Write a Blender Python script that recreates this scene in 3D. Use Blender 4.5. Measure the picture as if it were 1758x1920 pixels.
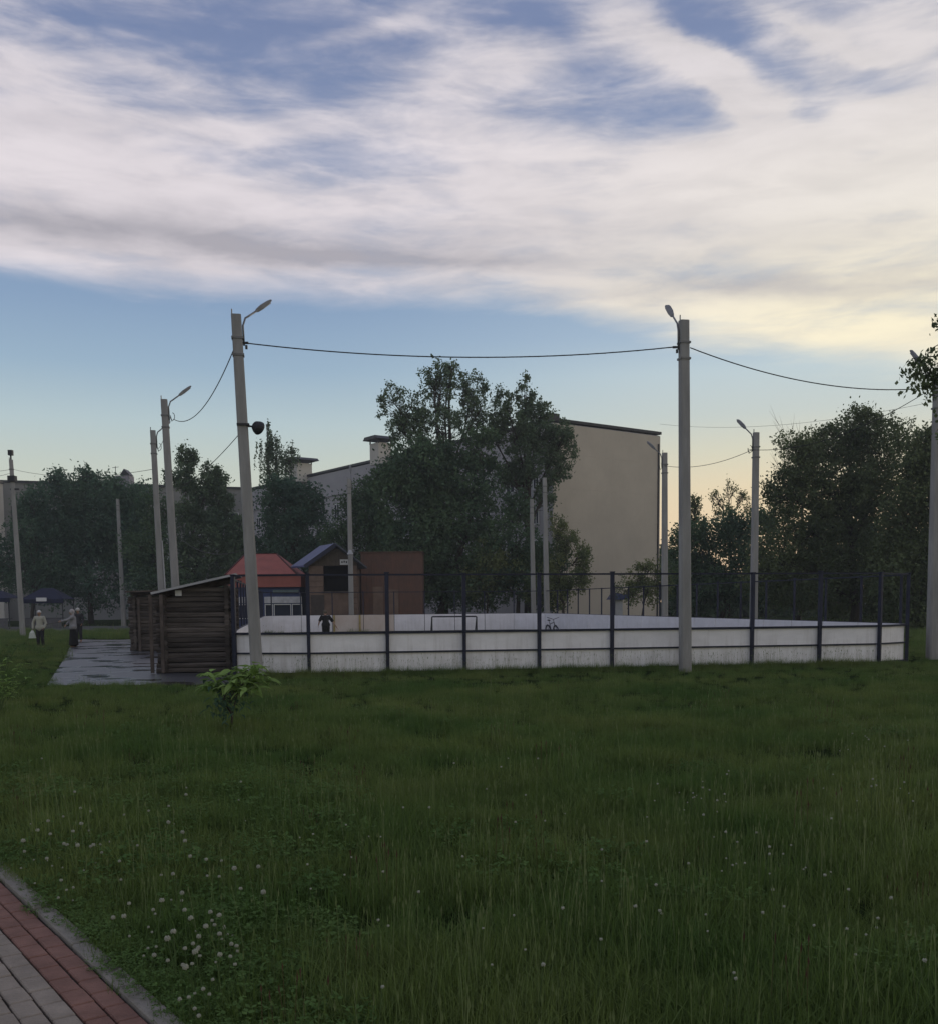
import bpy, bmesh, math, random
import numpy as np
from mathutils import Vector, Matrix

for o in list(bpy.data.objects):
    bpy.data.objects.remove(o)
SC = bpy.context.scene
COL = SC.collection
R = math.radians

# ------------------------------------------------------------------ camera
F_PX = 1900.0; PITCH = .0855; ROLL = .008; EYE = 1.85
CXP = 879.0; CYP = 1130 + F_PX * math.tan(PITCH)
fv = Vector((0, math.cos(PITCH), -math.sin(PITCH)))
u0 = Vector((0, math.sin(PITCH), math.cos(PITCH))); r0 = Vector((1, 0, 0))
rv = r0 * math.cos(ROLL) - u0 * math.sin(ROLL)
uv = u0 * math.cos(ROLL) + r0 * math.sin(ROLL)
cam_d = bpy.data.cameras.new('camera'); cam = bpy.data.objects.new('camera', cam_d); COL.objects.link(cam)
mw = Matrix.Identity(4)
for i in range(3):
    mw[i][0] = rv[i]; mw[i][1] = uv[i]; mw[i][2] = -fv[i]
mw[2][3] = EYE
cam.matrix_world = mw
cam_d.sensor_fit = 'VERTICAL'; cam_d.sensor_height = 24.0
cam_d.lens = 24.0 * F_PX / 1920.0
cam_d.shift_y = (CYP - 960.0) / 1920.0
cam_d.clip_start = .1; cam_d.clip_end = 3000
SC.camera = cam
SC.view_settings.view_transform = 'Standard'; SC.view_settings.look = 'None'
SC.view_settings.exposure = 0.2; SC.view_settings.gamma = 1.0
SC.view_settings.use_curve_mapping = False

def ray(px, py):
    return fv + rv * ((px - CXP) / F_PX) - uv * ((py - CYP) / F_PX)
def at(px, py, d):                      # point seen at a pixel, at a distance d ahead
    q = ray(px, py); return Vector((0, 0, EYE)) + q * (d / q.y)
def gnd(px, py, z=0.0):                 # where a pixel meets the ground
    q = ray(px, py); return Vector((0, 0, EYE)) + q * ((z - EYE) / q.z)
def azel(px, py):
    q = ray(px, py).normalized(); return math.atan2(q.x, q.y), math.asin(q.z)
def s2l(c):
    return tuple(((v / 255) / 12.92 if v / 255 <= .04045 else ((v / 255 + .055) / 1.055) ** 2.4) for v in c)

# ------------------------------------------------------------------ world
SUN_EL = R(7); SUN_AZ = R(24)           # low, ahead and to the right, behind the building and trees
W = bpy.data.worlds.new('World'); SC.world = W; W.use_nodes = True
nt = W.node_tree; N = nt.nodes; L = nt.links; N.clear()
def nd(t, **k):
    n = N.new(t)
    for a, b in k.items(): setattr(n, a, b)
    return n
def put(sock, v):
    if hasattr(v, 'links') or isinstance(v, bpy.types.NodeSocket): L.new(v, sock)
    else: sock.default_value = v
def M(op, a, b=0.0, c=0.0, clamp=False):
    n = nd('ShaderNodeMath', operation=op, use_clamp=clamp)
    put(n.inputs[0], a); put(n.inputs[1], b); put(n.inputs[2], c); return n.outputs[0]
def sstep(v, lo, hi, a=0.0, b=1.0):
    n = nd('ShaderNodeMapRange', interpolation_type='SMOOTHSTEP')
    put(n.inputs[0], v); put(n.inputs[1], lo); put(n.inputs[2], hi); put(n.inputs[3], a); put(n.inputs[4], b)
    return n.outputs[0]
def mixc(f, a, b):
    n = nd('ShaderNodeMix', data_type='RGBA'); put(n.inputs[0], f)
    put(n.inputs[6], a if not isinstance(a, tuple) else (*a, 1)); put(n.inputs[7], b if not isinstance(b, tuple) else (*b, 1))
    return n.outputs[2]
tc = nd('ShaderNodeTexCoord'); sep = nd('ShaderNodeSeparateXYZ'); L.new(tc.outputs['Generated'], sep.inputs[0])
X, Y, Z = sep.outputs
AZ = M('ARCTAN2', X, Y); EL = M('ARCSINE', Z)
# horizontal and vertical sky coordinates, warped a little by noise for wispy edges
cmb = nd('ShaderNodeCombineXYZ'); L.new(AZ, cmb.inputs[0]); L.new(M('MULTIPLY', EL, 2.2), cmb.inputs[1])
def noise(vec, scale, detail=6, rough=.55, dist=0.0, off=(0, 0, 0), sc=(1, 1, 1), rot=0.0):
    mp = nd('ShaderNodeMapping'); L.new(vec, mp.inputs[0]); mp.inputs[1].default_value = off
    mp.inputs[2].default_value = (0, 0, rot); mp.inputs[3].default_value = sc
    n = nd('ShaderNodeTexNoise'); L.new(mp.outputs[0], n.inputs['Vector'])
    n.inputs['Scale'].default_value = scale; n.inputs['Detail'].default_value = detail
    n.inputs['Roughness'].default_value = rough; n.inputs['Distortion'].default_value = dist
    return n
wn = noise(cmb.outputs[0], 4.0, 7, .6)
wsep = nd('ShaderNodeSeparateColor'); L.new(wn.outputs['Color'], wsep.inputs[0])
AW = M('ADD', AZ, M('MULTIPLY', M('SUBTRACT', wsep.outputs[0], .5), .16))
EW = M('ADD', EL, M('MULTIPLY', M('SUBTRACT', wsep.outputs[1], .5), .06))
def blob(px, py, sx, sy, ang=0.0, w=1.0):
    """soft elliptic cloud (or gap) centred where the photograph shows it"""
    a0, e0 = azel(px, py); sx /= 1900.; sy /= 1900.
    ca, sa = math.cos(ang), math.sin(ang)
    da = M('SUBTRACT', AW, a0); de = M('SUBTRACT', EW, e0)
    p = M('MULTIPLY', M('ADD', M('MULTIPLY', da, ca), M('MULTIPLY', de, sa)), 1 / sx)
    q = M('MULTIPLY', M('SUBTRACT', M('MULTIPLY', de, ca), M('MULTIPLY', da, sa)), 1 / sy)
    s = M('ADD', M('MULTIPLY', p, p), M('MULTIPLY', q, q))
    return M('MULTIPLY', M('POWER', 2.71828, M('MULTIPLY', s, -1.0)), w)
def addl(*v):
    r = v[0]
    for x in v[1:]: r = M('ADD', r, x)
    return r
def ramp(fac, stops):
    n = nd('ShaderNodeValToRGB'); L.new(fac, n.inputs[0]); e = n.color_ramp.elements
    while len(e) > 1: e.remove(e[-1])
    e[0].position = stops[0][0]; e[0].color = (*s2l(stops[0][1]), 1)
    for p, c in stops[1:]:
        k = e.new(p); k.color = (*s2l(c), 1)
    return n.outputs[0]
def elp(y): return max(0., min(1., (azel(879, y)[1] + .1) / 1.2))
EF = M('MULTIPLY', M('ADD', EL, .1), 1 / 1.2, clamp=True)
left = ramp(EF, [(elp(1140), (222, 212, 190)), (elp(1000), (214, 212, 192)), (elp(880), (196, 205, 196)), (elp(800), (181, 199, 204)),
                 (elp(700), (153, 178, 199)), (elp(590), (136, 161, 191)), (elp(300), (104, 130, 172)), (elp(60), (96, 119, 162)), (1.0, (70, 95, 142))])
right = ramp(EF, [(elp(1120), (246, 208, 160)), (elp(1000), (244, 216, 176)), (elp(930), (233, 216, 182)), (elp(860), (215, 213, 192)), (elp(790), (196, 206, 203)),
                  (elp(710), (188, 205, 212)), (elp(640), (166, 187, 207)), (elp(300), (112, 137, 178)), (elp(60), (98, 121, 164)), (1.0, (70, 95, 142))])
a1 = azel(500, 900)[0]; a2 = azel(1450, 900)[0]
clear = mixc(.09, mixc(sstep(AZ, a1, a2), left, right), (0, 0, 0))
sky = nd('ShaderNodeTexSky', sky_type='NISHITA'); sky.sun_disc = False
sky.sun_elevation = SUN_EL; sky.sun_rotation = SUN_AZ; sky.dust_density = 1.0
nis = nd('ShaderNodeVectorMath', operation='SCALE'); L.new(sky.outputs[0], nis.inputs[0]); nis.inputs[3].default_value = .05
# --- cloud cover
# lower edge of the cloud deck slopes down to the right
edge_e = M('SUBTRACT', azel(300, 552)[1], M('MULTIPLY', M('ADD', AZ, .3), -.012))
edge_e = M('SUBTRACT', edge_e, M('MULTIPLY', M('MAXIMUM', M('SUBTRACT', AZ, .03), 0.0), .25))
n_edge = noise(cmb.outputs[0], 6.0, 7, .6, .4, sc=(1.0, 2.6, 1), rot=.10)
below = M('ADD', M('SUBTRACT', EL, edge_e), M('MULTIPLY', M('SUBTRACT', n_edge.outputs[0], .5), .05))
deck = sstep(below, -.010, .028)
n_big = noise(cmb.outputs[0], 5.2, 7, .55, .5, off=(1.3, .4, 0), sc=(1, 1.7, 1), rot=.35)
n_fin = noise(cmb.outputs[0], 9.0, 9, .60, .35, off=(3.1, 2.2, 0), sc=(1, 2.0, 1), rot=.45)
n_str = noise(cmb.outputs[0], 4.0, 6, .5, .5, off=(7.1, 4.2, 0), sc=(1, 2.6, 1), rot=.38)
high = sstep(EW, azel(879, 400)[1], azel(879, 60)[1])           # cover thins towards the zenith
cov = addl(M('SUBTRACT', 1.12, M('MULTIPLY', high, .68)), M('MULTIPLY', M('SUBTRACT', n_str.outputs[0], .5), 1.15),
           M('MULTIPLY', M('SUBTRACT', n_big.outputs[0], .5), 1.9), M('MULTIPLY', M('SUBTRACT', n_fin.outputs[0], .5), 1.7),
           blob(900, 150, 190, 60, .15, .55), blob(1180, 60, 220, 50, -.45, .6), blob(1560, 130, 280, 110, -.2, .30), blob(1440, 110, 210, 26, -.55, -.55), blob(1650, 130, 130, 24, -.35, -.5), blob(1560, 60, 160, 16, -.5, .45), blob(1330, 190, 140, 16, -.6, .5), blob(700, 60, 160, 14, .25, .35), blob(250, 110, 200, 14, -.2, .3), blob(1290, 90, 150, 36, -.7, .45),
           blob(60, 110, 80, 40, 0, .5), blob(150, 240, 280, 70, 0, .45), blob(1650, 300, 300, 120, 0, .3),
           blob(1000, 330, 600, 60, 0, .3), blob(1700, 10, 200, 60, 0, .4),
           blob(640, 298, 290, 30, -.02, -.8), blob(1150, 180, 190, 66, -.25, -.62), blob(1390, 60, 120, 40, -.5, -.35), blob(1000, 20, 160, 30, 0, -.4), blob(620, 110, 260, 75, .0, -.18),
           blob(10, 165, 70, 26, 0, -.8), blob(420, 60, 260, 60, .0, -.12), blob(1640, 275, 90, 18, .1, -.45), blob(850, 40, 180, 50, 0, -.2))
cover = M('MULTIPLY', M('MULTIPLY', M('ADD', M('MULTIPLY', M('SUBTRACT', sstep(cov, -.10, 1.30), M('MULTIPLY', high, .10)), .80), .20), deck), 1.0)
shade = addl(blob(150, 415, 520, 36, 0, .75), blob(760, 480, 420, 20, -.03, .55), blob(1480, 528, 420, 24, -.03, .6), blob(1100, 430, 500, 40, -.05, .2),
             M('MULTIPLY', sstep(n_fin.outputs[0], .35, .65, 1.0, 0.0), .22), M('MULTIPLY', high, .12),
             M('MULTIPLY', sstep(n_str.outputs[0], .35, .65, 1.0, 0.0), .18))
shade = M('MINIMUM', shade, 1.0)
warm = sstep(AZ, azel(600, 500)[0], azel(1750, 600)[0])
low = sstep(EL, azel(879, 420)[1], azel(879, 640)[1])
lit = mixc(M('MULTIPLY', warm, sstep(EL, azel(879, 500)[1], azel(879, 150)[1], 1.0, .35)), s2l((219, 212, 216)), s2l((228, 222, 213)))
lit = mixc(M('MULTIPLY', warm, low), lit, s2l((244, 234, 205)))
gry = mixc(warm, s2l((163, 160, 168)), s2l((184, 180, 178)))
cloud = mixc(shade, lit, gry)
final = mixc(cover, mixc(.02, clear, nis.outputs[0]), cloud)
# below the horizon: dull ground colour
final = mixc(sstep(EL, -.03, 0.0), s2l((70, 72, 60)), final)
bg = nd('ShaderNodeBackground'); L.new(final, bg.inputs[0]); bg.inputs[1].default_value = 1.0
wo = nd('ShaderNodeOutputWorld'); L.new(bg.outputs[0], wo.inputs[0])
try:
    W.cycles.sampling_method = 'MANUAL'; W.cycles.sample_map_resolution = 512
except Exception: pass
sl = bpy.data.lights.new('sun', 'SUN'); sl.energy = .35; sl.angle = R(14); sl.color = (1, .86, .68)
so = bpy.data.objects.new('sun', sl); COL.objects.link(so)
sd = Vector((math.sin(SUN_AZ) * math.cos(SUN_EL), math.cos(SUN_AZ) * math.cos(SUN_EL), math.sin(SUN_EL)))
so.rotation_euler = sd.to_track_quat('Z', 'Y').to_euler()

# ------------------------------------------------------------------ helpers
rng = np.random.default_rng(7)
def mat(name, col, rough=.8, var=.25, scale=3.0, bump=0.0, bscale=40.0, metal=0.0, col2=None, stretch=(1, 1, 1), spec=.3, fine=0.0):
    """procedural surface: colour broken up by world-space noise, optional bump"""
    m = bpy.data.materials.new(name); m.use_nodes = True
    t = m.node_tree; n = t.nodes; l = t.links
    b = n['Principled BSDF']; b.inputs['Roughness'].default_value = rough; b.inputs['Metallic'].default_value = metal
    b.inputs['Specular IOR Level'].default_value = spec
    g = n.new('ShaderNodeTexCoord'); mp = n.new('ShaderNodeMapping'); mp.inputs[3].default_value = stretch
    l.new(g.outputs['Object'], mp.inputs[0])
    nz = n.new('ShaderNodeTexNoise'); nz.inputs['Scale'].default_value = scale; nz.inputs['Detail'].default_value = 6
    nz.inputs['Roughness'].default_value = .65
    l.new(mp.outputs[0], nz.inputs['Vector'])
    r = n.new('ShaderNodeMapRange'); r.inputs[1].default_value = .3; r.inputs[2].default_value = .7
    l.new(nz.outputs[0], r.inputs[0])
    mx = n.new('ShaderNodeMix'); mx.data_type = 'RGBA'; l.new(r.outputs[0], mx.inputs[0])
    c2 = col2 if col2 else tuple(min(1, c * (1 + var)) for c in col)
    c1 = col if col2 else tuple(c * (1 - var) for c in col)
    mx.inputs[6].default_value = (*c1, 1); mx.inputs[7].default_value = (*c2, 1)
    l.new(mx.outputs[2], b.inputs['Base Color'])
    if bump:
        n2 = n.new('ShaderNodeTexNoise'); n2.inputs['Scale'].default_value = bscale; n2.inputs['Detail'].default_value = 5
        l.new(mp.outputs[0], n2.inputs['Vector'])
        bp = n.new('ShaderNodeBump'); bp.inputs['Strength'].default_value = bump; bp.inputs['Distance'].default_value = .02
        l.new(n2.outputs[0], bp.inputs['Height']); l.new(bp.outputs[0], b.inputs['Normal'])
    return m
def islandmat(*a, **k):
    m = mat(*a, **k); t = m.node_tree; b = t.nodes['Principled BSDF']; src = b.inputs['Base Color'].links[0].from_socket
    g = t.nodes.new('ShaderNodeNewGeometry'); r = t.nodes.new('ShaderNodeMapRange'); r.inputs[3].default_value = .5; r.inputs[4].default_value = 1.35
    t.links.new(g.outputs['Random Per Island'], r.inputs[0]); v = t.nodes.new('ShaderNodeVectorMath'); v.operation = 'SCALE'
    t.links.new(src, v.inputs[0]); t.links.new(r.outputs[0], v.inputs[3]); t.links.new(v.outputs[0], b.inputs['Base Color']); return m
def leafmat(name, c1, c2, trans=.3, scale=.35):
    m = bpy.data.materials.new(name); m.use_nodes = True
    t = m.node_tree; n = t.nodes; l = t.links; n.clear()
    g = n.new('ShaderNodeNewGeometry'); nz = n.new('ShaderNodeTexNoise'); nz.inputs['Scale'].default_value = scale
    nz.inputs['Detail'].default_value = 3; l.new(g.outputs['Position'], nz.inputs['Vector'])
    r = n.new('ShaderNodeMapRange'); r.inputs[1].default_value = .35; r.inputs[2].default_value = .65; l.new(nz.outputs[0], r.inputs[0])
    mx = n.new('ShaderNodeMix'); mx.data_type = 'RGBA'; l.new(r.outputs[0], mx.inputs[0])
    mx.inputs[6].default_value = (*c1, 1); mx.inputs[7].default_value = (*c2, 1)
    isl = n.new('ShaderNodeMapRange'); isl.inputs[3].default_value = .82; isl.inputs[4].default_value = 1.2
    l.new(g.outputs['Random Per Island'], isl.inputs[0])
    vm = n.new('ShaderNodeVectorMath'); vm.operation = 'SCALE'; l.new(mx.outputs[2], vm.inputs[0]); l.new(isl.outputs[0], vm.inputs[3])
    d = n.new('ShaderNodeBsdfDiffuse'); tr = n.new('ShaderNodeBsdfTranslucent'); ms = n.new('ShaderNodeMixShader')
    l.new(vm.outputs[0], d.inputs[0]); l.new(vm.outputs[0], tr.inputs[0]); ms.inputs[0].default_value = trans
    l.new(d.outputs[0], ms.inputs[1]); l.new(tr.outputs[0], ms.inputs[2])
    gl = n.new('ShaderNodeBsdfGlossy'); gl.inputs['Roughness'].default_value = .55; gl.inputs[0].default_value = (.8, .85, .9, 1)
    m2 = n.new('ShaderNodeMixShader'); m2.inputs[0].default_value = .012; l.new(ms.outputs[0], m2.inputs[1]); l.new(gl.outputs[0], m2.inputs[2])
    o = n.new('ShaderNodeOutputMaterial'); l.new(m2.outputs[0], o.inputs[0])
    return m

def tag(o, label=None, cat=None, group=None, kind=None):
    if label: o['label'] = label
    if cat: o['category'] = cat
    if group: o['group'] = group
    if kind: o['kind'] = kind
    return o
def empty(name, loc, label, cat, group=None, rz=0.0):
    o = bpy.data.objects.new(name, None); COL.objects.link(o); o.location = loc; o.rotation_euler.z = rz
    o.empty_display_size = .2
    return tag(o, label, cat, group)

class MB:
    """collects shapes and links them as ONE mesh object"""
    def __init__(s): s.v = []; s.f = []; s.mi = []; s.k = 0
    def add(s, vs, fs):
        b = len(s.v); s.v += [Vector(v) for v in vs]; s.f += [tuple(b + i for i in f) for f in fs]; s.mi += [s.k] * len(fs); return s
    def box(s, c, sz, ax=None):
        c = Vector(c); h = [x / 2 for x in sz]
        ax = ax or (Vector((1, 0, 0)), Vector((0, 1, 0)), Vector((0, 0, 1)))
        vs = [c + ax[0] * (h[0] * i) + ax[1] * (h[1] * j) + ax[2] * (h[2] * k) for k in (-1, 1) for j in (-1, 1) for i in (-1, 1)]
        return s.add(vs, [(0, 2, 3, 1), (4, 5, 7, 6), (0, 1, 5, 4), (2, 6, 7, 3), (0, 4, 6, 2), (1, 3, 7, 5)])
    def beam(s, p, q, w, h, up=Vector((0, 0, 1)), w2=None, h2=None):
        p = Vector(p); q = Vector(q); d = (q - p).normalized(); a = d.cross(up)
        if a.length < 1e-3: a = d.cross(Vector((1, 0, 0)))
        a.normalize(); b = a.cross(d).normalized(); w2 = w2 or w; h2 = h2 or h
        vs = [p + a * (w / 2 * i) + b * (h / 2 * j) for j in (-1, 1) for i in (-1, 1)] + [q + a * (w2 / 2 * i) + b * (h2 / 2 * j) for j in (-1, 1) for i in (-1, 1)]
        return s.add(vs, [(0, 2, 3, 1), (4, 5, 7, 6), (0, 1, 5, 4), (2, 6, 7, 3), (0, 4, 6, 2), (1, 3, 7, 5)])
    def tube(s, pts, r, n=8, cap=True):
        pts = [Vector(p) for p in pts]; rr = r if isinstance(r, (list, tuple)) else [r] * len(pts)
        a = None; base = len(s.v)
        for i, p in enumerate(pts):
            d = (pts[min(i + 1, len(pts) - 1)] - pts[max(i - 1, 0)]).normalized()
            if a is None:
                a = d.orthogonal().normalized()
            else:
                a = (a - d * a.dot(d)).normalized()
            b = d.cross(a)
            for k in range(n):
                t = 2 * math.pi * k / n; s.v.append(p + (a * math.cos(t) + b * math.sin(t)) * rr[i])
        fs = []
        for i in range(len(pts) - 1):
            for k in range(n):
                k2 = (k + 1) % n; fs.append((base + i * n + k, base + i * n + k2, base + (i + 1) * n + k2, base + (i + 1) * n + k))
        if cap:
            fs.append(tuple(base + k for k in reversed(range(n)))); fs.append(tuple(base + (len(pts) - 1) * n + k for k in range(n)))
        s.f += fs; s.mi += [s.k] * len(fs); return s
    def quad(s, *p): return s.add(p, [tuple(range(len(p)))])
    def prism(s, poly, off):
        """poly: list of points; off: extrusion vector"""
        poly = [Vector(p) for p in poly]; off = Vector(off); n = len(poly)
        fs = [tuple(reversed(range(n))), tuple(range(n, 2 * n))] + [(i, (i + 1) % n, (i + 1) % n + n, i + n) for i in range(n)]
        return s.add(poly + [p + off for p in poly], fs)
    def ball(s, c, r, sc=(1, 1, 1), seg=10, rings=7, ax=None):
        c = Vector(c); base = len(s.v)
        ax = ax or (Vector((1, 0, 0)), Vector((0, 1, 0)), Vector((0, 0, 1)))
        for j in range(1, rings):
            t = math.pi * j / rings
            for k in range(seg):
                p = 2 * math.pi * k / seg
                s.v.append(c + ax[0] * (r * sc[0] * math.sin(t) * math.cos(p)) + ax[1] * (r * sc[1] * math.sin(t) * math.sin(p)) + ax[2] * (r * sc[2] * math.cos(t)))
        s.v.append(c + ax[2] * r * sc[2]); s.v.append(c - ax[2] * r * sc[2]); T = base + (rings - 1) * seg
        fs = []
        for k in range(seg):
            k2 = (k + 1) % seg
            fs.append((T, base + k, base + k2)); fs.append((T + 1, base + (rings - 2) * seg + k2, base + (rings - 2) * seg + k))
            for j in range(rings - 2):
                fs.append((base + j * seg + k, base + (j + 1) * seg + k, base + (j + 1) * seg + k2, base + j * seg + k2))
        s.f += fs; s.mi += [s.k] * len(fs); return s
    def build(s, name, m, parent=None, loc=None, bevel=0.0, smooth=False):
        """vertices are world coordinates; the parent's world place is taken off"""
        ms = m if isinstance(m, (list, tuple)) else [m]
        me = bpy.data.meshes.new(name)
        root = parent
        while root is not None and root.parent is not None: root = root.parent
        if root is not None: inv = (Matrix.Translation(root.location) @ Matrix.Rotation(root.rotation_euler.z, 4, 'Z')).inverted()
        else:
            if loc is None:
                xs = [v.x for v in s.v]; ys = [v.y for v in s.v]; loc = Vector((sum(xs) / len(xs), sum(ys) / len(ys), min(v.z for v in s.v)))
            inv = Matrix.Translation(-Vector(loc))
        me.from_pydata([inv @ v for v in s.v], [], s.f)
        for q in ms: me.materials.append(q)
        if len(ms) > 1: me.polygons.foreach_set('material_index', s.mi)
        bm = bmesh.new(); bm.from_mesh(me); bmesh.ops.recalc_face_normals(bm, faces=bm.faces)
        if bevel:
            bmesh.ops.bevel(bm, geom=bm.edges[:], offset=bevel, segments=1, affect='EDGES', clamp_overlap=True)
        bm.to_mesh(me); bm.free()
        if smooth: me.polygons.foreach_set('use_smooth', [True] * len(me.polygons))
        o = bpy.data.objects.new(name, me); COL.objects.link(o)
        if parent is not None: o.parent = parent
        else: o.location = loc
        return o

def fast_mesh(name, verts, faces4, m, parent=None, loc=(0, 0, 0)):
    """numpy verts (n,3) and quads (k,4) to one mesh object"""
    me = bpy.data.meshes.new(name); nv = len(verts); nf = len(faces4)
    me.vertices.add(nv); me.vertices.foreach_set('co', np.asarray(verts, np.float32).ravel())
    me.loops.add(nf * 4); me.loops.foreach_set('vertex_index', np.asarray(faces4, np.int32).ravel())
    me.polygons.add(nf); me.polygons.foreach_set('loop_start', np.arange(0, nf * 4, 4, dtype=np.int32))
    me.update(calc_edges=True); me.materials.append(m)
    o = bpy.data.objects.new(name, me); COL.objects.link(o)
    if parent: o.parent = parent
    o.location = loc
    return o

# ------------------------------------------------------------------ materials
concrete = mat('pole_concrete', (.27, .27, .265), .9, .22, 1.2, .3, 30, stretch=(3, 3, .5))
steel_d = mat('dark_steel', (.035, .037, .042), .55, .3, 6, metal=.3)
steel_g = mat('grey_steel', (.16, .165, .17), .5, .25, 5, metal=.4)
cablem = mat('cable_rubber', (.02, .02, .022), .6, .2, 9)
lampglass = mat('lamp_cover', (.30, .30, .29), .3, .1, 9)
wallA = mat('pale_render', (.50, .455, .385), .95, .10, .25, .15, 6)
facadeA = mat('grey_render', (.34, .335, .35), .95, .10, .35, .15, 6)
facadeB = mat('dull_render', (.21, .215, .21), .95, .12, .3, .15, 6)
lightwall = mat('light_render', (.5, .48, .44), .95, .08, .4)
capm = mat('parapet_metal', (.035, .037, .045), .5, .2, 2, metal=.3)
winframe = mat('window_frame_white', (.55, .56, .57), .6, .05, 5)
glassm = mat('window_glass', (.02, .026, .045), .45, .2, .5, spec=.12)
board_w = mat('board_white', (.70, .70, .75), .7, .09, 1.1, stretch=(1, 1, 2.2))
board_c = mat('board_cream', (.76, .76, .78), .75, .09, 1.4, stretch=(1, 1, 2.2))
def wear(m, dirt=(.30, .28, .25), amt=.5):
    t = m.node_tree; b = t.nodes['Principled BSDF']; src = b.inputs['Base Color'].links[0].from_socket
    g = t.nodes.new('ShaderNodeNewGeometry'); sx = t.nodes.new('ShaderNodeSeparateXYZ'); t.links.new(g.outputs['Position'], sx.inputs[0])
    mp = t.nodes.new('ShaderNodeMapping'); mp.inputs[3].default_value = (6, 6, .6); t.links.new(g.outputs['Position'], mp.inputs[0])
    nz = t.nodes.new('ShaderNodeTexNoise'); nz.inputs['Scale'].default_value = 1.0; nz.inputs['Detail'].default_value = 7; nz.inputs['Roughness'].default_value = .7; t.links.new(mp.outputs[0], nz.inputs['Vector'])
    a = t.nodes.new('ShaderNodeMapRange'); a.inputs[1].default_value = 1.1; a.inputs[2].default_value = .05; a.inputs[3].default_value = .0; a.inputs[4].default_value = .22; t.links.new(sx.outputs[2], a.inputs[0])
    ad = t.nodes.new('ShaderNodeMath'); ad.operation = 'ADD'; t.links.new(nz.outputs[0], ad.inputs[0]); t.links.new(a.outputs[0], ad.inputs[1])
    r = t.nodes.new('ShaderNodeMapRange'); r.inputs[1].default_value = .56; r.inputs[2].default_value = .82; r.inputs[4].default_value = amt; t.links.new(ad.outputs[0], r.inputs[0])
    mx = t.nodes.new('ShaderNodeMix'); mx.data_type = 'RGBA'; t.links.new(r.outputs[0], mx.inputs[0]); t.links.new(src, mx.inputs[6]); mx.inputs[7].default_value = (*dirt, 1)
    t.links.new(mx.outputs[2], b.inputs['Base Color'])
wear(board_c, amt=.36); wear(board_w, amt=.25); wear(concrete, (.14, .135, .125), .55); wear(wallA, (.36, .33, .28), .45)
board_r = mat('board_rusty', (.58, .54, .51), .8, .2, 1.0, col2=(.48, .40, .35), stretch=(1, 1, .7))
blue_p = mat('blue_paint', (.014, .018, .042), .55, .3, 3.0)
navy_p = mat('navy_paint', (.012, .016, .034), .6, .35, 3.0)
yellow_p = mat('yellow_paint', (.30, .24, .10), .7, .3, 3.0)
log_m = islandmat('weathered_log', (.098, .085, .077), .95, .55, 2.5, .8, 25, stretch=(.35, .35, 4))
log_d = mat('dark_log', (.08, .066, .058), .95, .5, 2.5, .6, 25)
slate_m = mat('roof_slate', (.07, .08, .10), .6, .25, 2.0)
whiteedge = mat('pale_metal_edge', (.34, .35, .37), .5, .15, 3.0, metal=.2)
redroof = mat('red_roof', (.27, .085, .07), .65, .18, 1.2, .2, 8)
bluewall = mat('blue_kiosk_wall', (.035, .055, .15), .6, .25, 2.0)
white_m = mat('white_plastic', (.62, .63, .63), .6, .08, 4.0)
brick_m = mat('brown_brick', (.15, .105, .082), .9, .3, 1.4, .3, 14)
rust_m = mat('rusty_sheet', (.165, .088, .066), .9, .4, 2.5, .5, 6, col2=(.105, .072, .058), stretch=(1, 1, .6))
blueroof = mat('blue_roof_metal', (.06, .08, .18), .5, .2, 2.0)
darkopen = mat('interior_shade', (.012, .013, .014), .95, .1, 2.0)  # near-black colour stands in for the shade inside openings
paintwhite = mat('sign_face', (.55, .56, .56), .6, .05, 5)
navycloth = mat('navy_cloth', (.012, .016, .04), .85, .3, 2.0)
bark = mat('bark', (.045, .038, .030), .95, .4, 3.0, .6, 20, stretch=(1, 1, .3))
bark_g = mat('bark_grey', (.10, .095, .085), .95, .4, 3.0, .5, 20, stretch=(1, 1, .3))
leaf_p = leafmat('poplar_leaves', (.088, .140, .082), (.130, .188, .10), .35)
leaf_d = leafmat('dense_leaves', (.058, .105, .060), (.098, .160, .076), .3)
leaf_y = leafmat('yellow_green_leaves', (.10, .14, .06), (.18, .21, .08), .35, .6)
leaf_b = leafmat('blue_green_leaves', (.052, .104, .068), (.084, .150, .088), .3)
leaf_o = leafmat('olive_leaves', (.080, .112, .055), (.130, .168, .072), .35)
leaf_s = leafmat('sapling_leaves', (.18, .29, .08), (.25, .37, .11), .35, 2.0)
grass_m = leafmat('grass_blades', (.076, .142, .032), (.152, .200, .054), .38, .38)
dry_m = leafmat('seed_stalks', (.14, .19, .07), (.20, .235, .11), .3, .5)
herb_m = leafmat('clover_leaves', (.075, .145, .036), (.105, .175, .048), .3, .7)
clover_w = mat('clover_petals', (.30, .31, .25), .9, .2, 60)
stem_m = mat('green_stem', (.06, .10, .03), .8, .2, 9)
dock_m = leafmat('dock_seed', (.09, .05, .035), (.13, .075, .05), .2, 2.0)

# ------------------------------------------------------------------ rink frame of reference
RA = R(10); RU = Vector((math.cos(RA), math.sin(RA), 0)); RV = Vector((-math.sin(RA), math.cos(RA), 0))
RO = Vector((-4.06, 25.8, 0))           # foot of the second near post
def rk(u, v, z=0.0): return RO + RU * u + RV * v + Vector((0, 0, z))

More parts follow.
